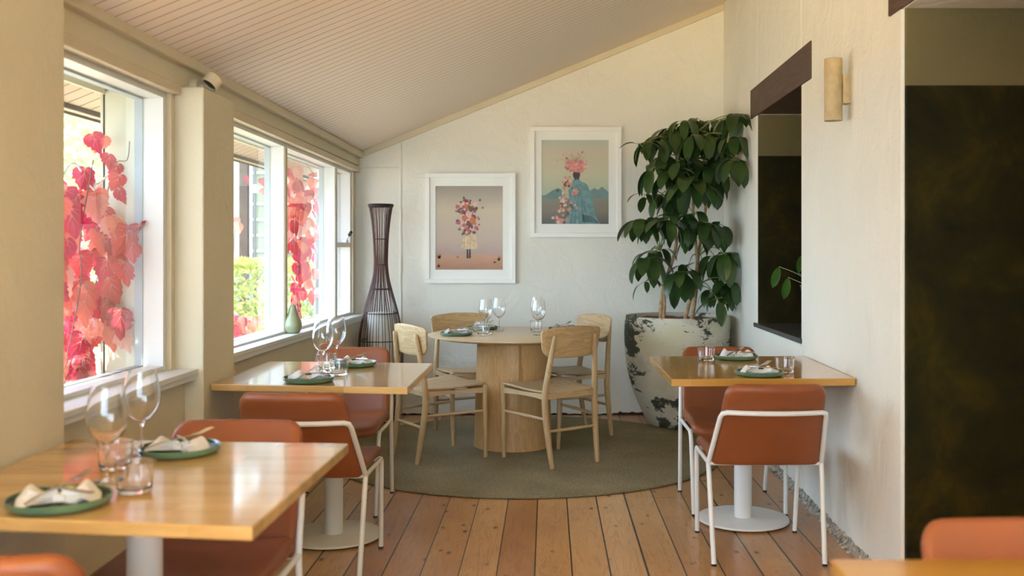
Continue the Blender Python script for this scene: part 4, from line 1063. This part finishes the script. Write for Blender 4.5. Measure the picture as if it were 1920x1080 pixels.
def art2(t, x0, x1, z0, z1):
    W, H = x1-x0, z1-z0; rnd = random.Random(4); m = MB(); y = -0.012
    X = lambda u: x0+u*W; Z = lambda v: z0+v*H
    mats = [print_bg('print_pastel_sky', [(0.0, (0.035, 0.03, 0.015)), (0.15, (0.13, 0.10, 0.05)), (0.30, (0.17, 0.15, 0.08)), (0.33, (0.36, 0.40, 0.26)), (0.6, (0.50, 0.47, 0.28)), (0.85, (0.52, 0.44, 0.30)), (1.0, (0.42, 0.45, 0.34))], z0, z1),
            simple('print_blue_dress', (0.14, 0.27, 0.27), 0.5, 0.35, 22), simple('print_mountain', (0.13, 0.23, 0.21), 0.5, 0.1), simple('print_blossom', (0.58, 0.27, 0.20), 0.5, 0.25, 60),
            simple('print_pink_bloom', (0.62, 0.22, 0.19), 0.5, 0.35, 50), simple('print_skin', (0.045, 0.025, 0.018), 0.5, 0.2), simple('print_twig', (0.10, 0.08, 0.035), 0.5), simple('print_dress_fold', (0.055, 0.12, 0.13), 0.5, 0.2, 30), simple('print_pale_petal', (0.66, 0.46, 0.36), 0.5, 0.2, 60)]
    flat(m, [(x0, z0), (x1, z0), (x1, z1), (x0, z1)], y, 0)
    flat(m, [(X(0), Z(.30)), (X(0.30), Z(.30)), (X(0.30), Z(.41)), (X(.24), Z(.43)), (X(.16), Z(.40)), (X(.06), Z(.345)), (X(0), Z(.34))], y-0.0003, 2)
    flat(m, [(X(.6), Z(.305)), (X(1), Z(.305)), (X(1), Z(.38)), (X(.9), Z(.445)), (X(.84), Z(.405)), (X(.79), Z(.43)), (X(.72), Z(.395)), (X(.6), Z(.34))], y-0.0003, 2)
    flat(m, [(X(.35), Z(0)), (X(.88), Z(0)), (X(.80), Z(.10)), (X(.76), Z(.27)), (X(.69), Z(.46)), (X(.63), Z(.50)), (X(.46), Z(.48)), (X(.40), Z(.40)), (X(.42), Z(.25)), (X(.38), Z(.12))], y-0.0005, 1)
    for (a, b, c, d) in ((.42, .0, .47, .20), (.49, .0, .51, .2), (.56, .0, .55, .2), (.63, .02, .585, .22), (.60, .24, .58, .44), (.66, .12, .62, .30)): flat(m, [(X(a), Z(b)), (X(a+.014), Z(b)), (X(c), Z(d))], y-0.0007, 7)
    flat(m, [(X(.60), Z(.02)), (X(.87), Z(.015)), (X(.74), Z(.09)), (X(.60), Z(.12))], y-0.0007, 7)
    flat(m, [(X(.48), Z(.46)), (X(.59), Z(.46)), (X(.555), Z(.56)), (X(.49), Z(.56))], y-0.0008, 5)
    flat(m, [(X(.44), Z(.45)), (X(.63), Z(.47)), (X(.60), Z(.50)), (X(.555), Z(.535)), (X(.47), Z(.525))], y-0.0009, 1)
    flat(m, disc2(X(.52), Z(.585), W*.065, 16, 0.85), y-0.0010, 5)
    for k in range(190):
        a = rnd.uniform(0, 2*PI); r = math.sqrt(rnd.random()); flat(m, disc2(X(.515+.165*r*math.cos(a)), Z(.69+.075*r*math.sin(a)), W*rnd.uniform(.010, .026), 7, 1, rnd, .3), y-0.0012-k*0.00001, rnd.choice([4, 4, 4, 3, 4, 8]))
    for k in range(26):
        a = rnd.uniform(0.1, PI-0.1); L = rnd.uniform(.10, .24); u, v = .47+L*1.1*math.cos(a), .71+L*.75*math.sin(a)
        flat(m, [(X(.49), Z(.72)), (X(.495), Z(.72)), (X(u), Z(v))], y-0.0011, 6); flat(m, disc2(X(u), Z(v), W*.011, 8), y-0.0012, 3)
    for k in range(95):
        v = rnd.uniform(0.0, 0.56); u = .27+.10*v/.5+rnd.gauss(0, .04)+(0.14 if .28 < v < .42 and rnd.random() < .5 else 0)+(0.12 if .18 < v < .26 and rnd.random() < .4 else 0)
        flat(m, disc2(X(max(.03, u)), Z(v*0.98+.012), W*rnd.uniform(.012, .030), 8, 1, rnd, .25), y-0.0035-k*0.00001, rnd.choice([3, 8, 8, 3, 4, 6]))
    m.build('print', mats, t, smooth=False)
def pxr(xa, xb, ya, yb): return ((xa-1027)*K, (xb-1027)*K, 1.3-(yb-468)*K, 1.3-(ya-468)*K)
def mk(o, pr, label, art):
    x0, x1, z0, z1 = pxr(*o); a0, a1, b0, b1 = pxr(*pr); cx, cz_ = (x0+x1)/2, (z0+z1)/2
    picture(x0, x1, z0, z1, label, (a0-cx, a1-cx, b0-cz_, b1-cz_), art)
mk((798, 967, 325, 531), (817, 943, 349, 505.5), 'white framed print of a bouquet-headed figure on sand, hung lower and left', art1)
mk((994.5, 1165, 238.5, 445), (1015.6, 1141, 263, 420), 'white framed print of a figure in blue dress with pink flower hair, hung higher', art2)

# ------------------------------------------------------------------ the garden outside the windows
struct(MB().box(-30, -1.76, -10, 40, -0.35, -0.15).build('ground', M['grass'], smooth=False))
def maple_leaf(m, base, d, nrm, L, rnd, mi=0):
    """broad lobed creeper leaf"""
    d = Vector(d).normalized(); s = d.cross(Vector(nrm)).normalized(); n2 = s.cross(d)
    sh = [(0, .06), (.12, -.04), (.30, .0), (.44, .10), (.50, .22), (.47, .30), (.52, .40), (.42, .46), (.44, .58), (.32, .64), (.31, .76), (.18, .82), (.15, .94), (0, 1.12)]
    sh = sh + [(-x, y) for x, y in sh[-2:0:-1]]
    b = Vector(base); v = [b + d*L*0.35]
    for (x, y) in sh:
        j = rnd.uniform(.93, 1.06); v.append(b + s*x*L*j + d*y*L*j + n2*(-abs(x)*L*0.28 - y*y*L*0.10))
    f = [(0, 1+i, 1+(i+1) % len(sh)) for i in range(len(sh))]
    m.add(v, f, mi)
def vein(m, base, d, nrm, L, mi):
    d = Vector(d).normalized(); s = d.cross(Vector(nrm)).normalized(); n2 = s.cross(d); b = Vector(base)
    for (x, y) in ((0, 1.0), (.36, .40), (-.36, .40), (.22, .68), (-.22, .68), (.38, .16), (-.38, .16)):
        o = b + d*L*(0.06 if abs(x) > .3 else (0.3 if x else 0)); e = b + s*x*L + d*y*L + n2*(-abs(x)*L*0.28 - y*y*L*0.10)
        w = (e-o).cross(n2).normalized()*L*0.012
        for off in (0.0025, -0.0025): m.add([o-w+n2*off, o+w+n2*off, e+n2*off], [(0, 1, 2)], mi)
def vine(label, pts, leaves, seed, mats, size):
    rnd = random.Random(seed); o = thing('creeper_vine', label, 'vine', (pts[0][0][0], pts[0][0][1], -0.15))
    base = Vector(o.location); m = MB()
    for path in pts: m.tube([p-base for p in spline(path, 6)], 0.0022, 6)
    m.build('vine_stem', M['vine'], o)
    m = MB()
    for (x, y, Y, k) in leaves:
        q0 = P(x, y, Y); L = size*k*rnd.uniform(0.8, 1.15)
        if q0.z < 0.93 or q0.z > 1.84 or 3.9 < q0.y < 4.45 or 5.62 < q0.y < 5.8 or q0.y > 7.05: q0.x = min(q0.x, -1.83)
        p = q0-base
        d = (rnd.uniform(-.5, .5), rnd.uniform(-.6, .6), -1 + rnd.uniform(-.1, .5)); nr = (rnd.uniform(.4, 1), rnd.uniform(-1.1, -.1), rnd.uniform(-.1, .5))
        q = p + Vector((0, 0, L*0.4)); maple_leaf(m, q, d, nr, L, rnd, rnd.choice([0, 0, 1, 2, 2, 3])); vein(m, q, d, nr, L, 4)
    m.build('leaves', mats + [M['deep_leaf'], M['pale_leaf'], M['vein']], o, smooth=False)
    return o
rnd = random.Random(21)
lv = []
def YX(x, X): return X*F/(x-1027)           # distance at which the sight line through x meets the plane X
for k in range(150):
    y = rnd.uniform(365, 735); xmax = 232 if y > 420 else 205; x = rnd.uniform(60, xmax); X = rnd.uniform(-1.90, -1.70)
    lv.append((x, y, min(3.85, YX(x, X)), 1.0))
for (x, y) in ((172, 265), (196, 268), (165, 350), (205, 300), (160, 330), (222, 318), (226, 340), (222, 365), (190, 360), (245, 450), (262, 440), (205, 470), (200, 540), (210, 600), (245, 470)):
    lv.append((x, y, min(3.86, YX(x, -1.72)), 0.75 if y < 400 else 1.1))
vine('crimson creeper leaves hanging outside the first window', [[Vector((-1.84, 3.6, -0.15)), Vector((-1.82, 3.62, 0.6)), P(188, 500, 3.9), P(195, 400, 3.88), P(215, 310, 3.86), P(238, 300, 3.86), P(243, 265, 3.87)], [Vector((-1.86, 3.3, -0.15)), P(140, 600, 3.5), P(150, 450, 3.6), P(175, 300, 3.7)]], lv, 4, [M['red_leaf'], M['pink_leaf']], 0.10)
lv = []
for k in range(190):
    y = rnd.uniform(300, 560); x = rnd.uniform(536, 600); X = rnd.uniform(-1.95, -1.70)
    if y < 340 and rnd.random() < .6: continue
    if x < 560 and y > 470: continue
    lv.append((x, y, YX(x, X), 1.0))
for k in range(40): lv.append((rnd.uniform(565, 600), rnd.uniform(540, 600), 7.2, 0.8))
vine('coral red creeper climbing the eaves outside the third window', [[Vector((-1.9, 7.2, -0.15)), Vector((-1.88, 7.2, 0.8)), P(575, 400, 7.3), P(560, 330, 7.1)], [P(540, 280, 6.9), P(565, 300, 7.2), P(592, 330, 7.5)]], lv, 8, [M['pink_leaf'], M['red_leaf']], 0.085)
lv = [(rnd.uniform(400, 500), rnd.uniform(600, 650), rnd.uniform(5.4, 6.2), 1.0) for k in range(60)] + [(440, 418, 6.0, 1.0), (447, 425, 6.0, .9), (492, 340, 6.5, .6), (493, 358, 6.5, .6), (462, 335, 6.5, .5)]
vine('pink creeper leaves lying low outside the second window', [[Vector((-2.0, 5.9, -0.15)), P(440, 640, 6.0), P(480, 625, 6.1)], [P(436, 640, 6.0), P(437, 500, 6.0), P(441, 415, 6.0)]], lv, 9, [M['pink_leaf'], M['red_leaf']], 0.095)

def leaf_cloud(name, label, cat, c, size, n, leaf, mat, seed, trunk=None, squash=None):
    rnd = random.Random(seed); o = thing(name, label, cat, (c[0], c[1], -0.15)); b = Vector(o.location); m = MB()
    for k in range(n):
        a = rnd.uniform(0, 2*PI); u = rnd.uniform(-1, 1); r = rnd.random()**0.28; s = math.sqrt(1-u*u)
        if squash == 'box': p = Vector((rnd.uniform(-1, 1)*size[0], rnd.uniform(-1, 1)*size[1], rnd.uniform(-1, 1)*size[2])); 
        else: p = Vector((size[0]*r*s*math.cos(a), size[1]*r*s*math.sin(a), size[2]*r*u))
        if squash == 'box' and rnd.random() < 0.75:
            ax = rnd.choice([0, 1, 1, 2]); p[ax] = size[ax]*(rnd.choice([-1, 1]) if ax == 0 else (-1 if ax == 1 else 1))*rnd.uniform(0.9, 1.05)
        p = p + Vector(c) - b
        d = Vector((rnd.uniform(-1, 1), rnd.uniform(-1, 1), rnd.uniform(-1, 1))).normalized(); t = d.cross(Vector((rnd.uniform(-1, 1), rnd.uniform(-1, 1), 1))).normalized()
        L = leaf*rnd.uniform(.7, 1.3)
        m.add([p - d*L*.5, p + t*L*.3, p + d*L*.5, p - t*L*.3], [(0, 1, 2, 3)])
    m.build('foliage', mat, o, smooth=False)
    if trunk: MB().tube([(0, 0, 0), (0.02, 0.03, trunk*0.5), (0, 0, trunk)], [0.12, 0.10, 0.06] if trunk > 1.2 else [0.03, 0.03, 0.02], 10).build('trunk', M['vine'], o)
    return o
leaf_cloud('hedge', 'clipped yellow green hedge seen through the second window', 'hedge', (-2.98, 8.9, 0.38), (0.70, 0.65, 0.80), 12000, 0.06, M['hedge'], 31, 1.0, 'box')
leaf_cloud('garden_tree', 'pale sunlit tree in the garden seen through the first window', 'tree', (-6.4, 11.4, 1.9), (1.7, 1.5, 2.6), 9000, 0.11, M['tree_leaf'], 32, 2.0)
leaf_cloud('garden_tree', 'green tree far behind the building wing', 'tree', (-9.5, 24, 3.6), (4.0, 2.5, 4.0), 5000, 0.28, M['tree_leaf'], 33, 3.2)
# building wing with a white sash window
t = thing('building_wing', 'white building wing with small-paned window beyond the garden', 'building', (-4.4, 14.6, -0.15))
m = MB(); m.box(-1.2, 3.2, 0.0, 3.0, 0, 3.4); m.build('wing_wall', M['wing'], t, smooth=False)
m = MB(); m.box(-1.5, 3.4, -0.5, 3.2, 3.4, 3.5); m.build('wing_roof', M['dark_wood'], t, smooth=False)
gx0, gx1, gz0, gz1 = 0.02, 1.15, 1.20, 3.05
m = MB(); m.box(gx0, gx1, -0.02, 0.02, gz0, gz1); wv = m.build('window_glass', M['dark_glass'], t, smooth=False)
m = MB()
for i in range(6): x = lerp(gx0, gx1, i/5); m.box(x-0.014, x+0.014, -0.05, 0.0, gz0, gz1)
for i in range(9): z = lerp(gz0, gz1, i/8); m.box(gx0, gx1, -0.05, 0.0, z-0.014, z+0.014)
m.build('glazing_bars', M['white_paint'], wv, smooth=False)
m = MB(); m.box(-1.0, -0.45, -0.06, 0.0, 1.0, 3.2); m.box(-0.14, -0.02, -0.08, 0.0, 0.2, 3.3); m.build('shutter', M['dark_wood'], t, smooth=False)
t = thing('drainpipe', 'dark iron drainpipe with a silver collar outside the second window', 'pipe', (P(478, 468, 9.6).x, 9.6, -0.15))
MB().tube([(0, 0, 0), (0, 0, 2.5)], 0.017, 12).build('pipe', M['iron'], t); MB().tube([(0, 0, 2.0), (0, 0, 2.08)], 0.028, 12).build('collar', M['galv'], t)
# pale planter and slanting pipe outside the third window
t = thing('planter_box', 'pale blue grey planter box beyond the third window', 'planter', (-2.13, 9.75, -0.15))
m = MB(); m.box(-0.26, 0.30, 0, 0.5, 0, 1.02); m.build('box_body', M['planter'], t, smooth=False); m = MB(); m.box(-0.28, 0.32, -0.02, 0.52, 1.02, 1.05); m.build('box_rim', M['white_paint'], t, smooth=False)
o = MB().tube([P(530, 325, 7.9), P(552, 352, 7.9), P(574, 396, 7.9), P(578, 420, 7.9)], 0.028, 14).build('downpipe', M['ext_wall']); tag(o, 'slanting pale downpipe under the eaves outside the third window', 'pipe')
# gable end at the corner beyond the third window
m = MB(); m.add([tuple(P(548, 350, 9.5)), tuple(P(600, 300, 9.5)), tuple(P(600, 328, 9.5)), tuple(P(556, 356, 9.5))], [(0, 1, 2, 3)])
m.add([tuple(P(548, 350, 9.7)), tuple(P(600, 300, 9.7)), tuple(P(600, 328, 9.7)), tuple(P(556, 356, 9.7))], [(3, 2, 1, 0)])
m.tube([tuple(P(599, 320, 9.6)), (P(599, 320, 9.6).x, 9.6, -0.15)], 0.04, 8)
tag(m.build('barge_board', M['iron'], smooth=False), 'dark slanting roof board beyond the third window', 'roof board')
# white garden railing low outside the first window
t = thing('garden_railing', 'white garden railing low outside the first window', 'railing', (-2.35, 4.6, -0.15))
m = MB()
for k in range(6): m.box(-0.45+k*0.14, -0.42+k*0.14, 0, 0.03, 0, 0.82)
m.build('balusters', M['white_paint'], t, smooth=False); m = MB(); m.box(-0.5, 0.35, -0.02, 0.05, 0.82, 0.87); m.build('handrail', M['white_paint'], t, smooth=False)
# curled iron scroll against the tree
o = MB().tube([P(118+k*2.0, 330 - 22*math.sin(k*0.16)*(1 if k < 30 else .6) + (k-20)*0.2, 3.6 + k*0.004) for k in range(0, 42)], 0.004, 8).build('iron_scroll', M['white_paint'])
tag(o, 'thin pale curled iron scroll outside the first window', 'ironwork')
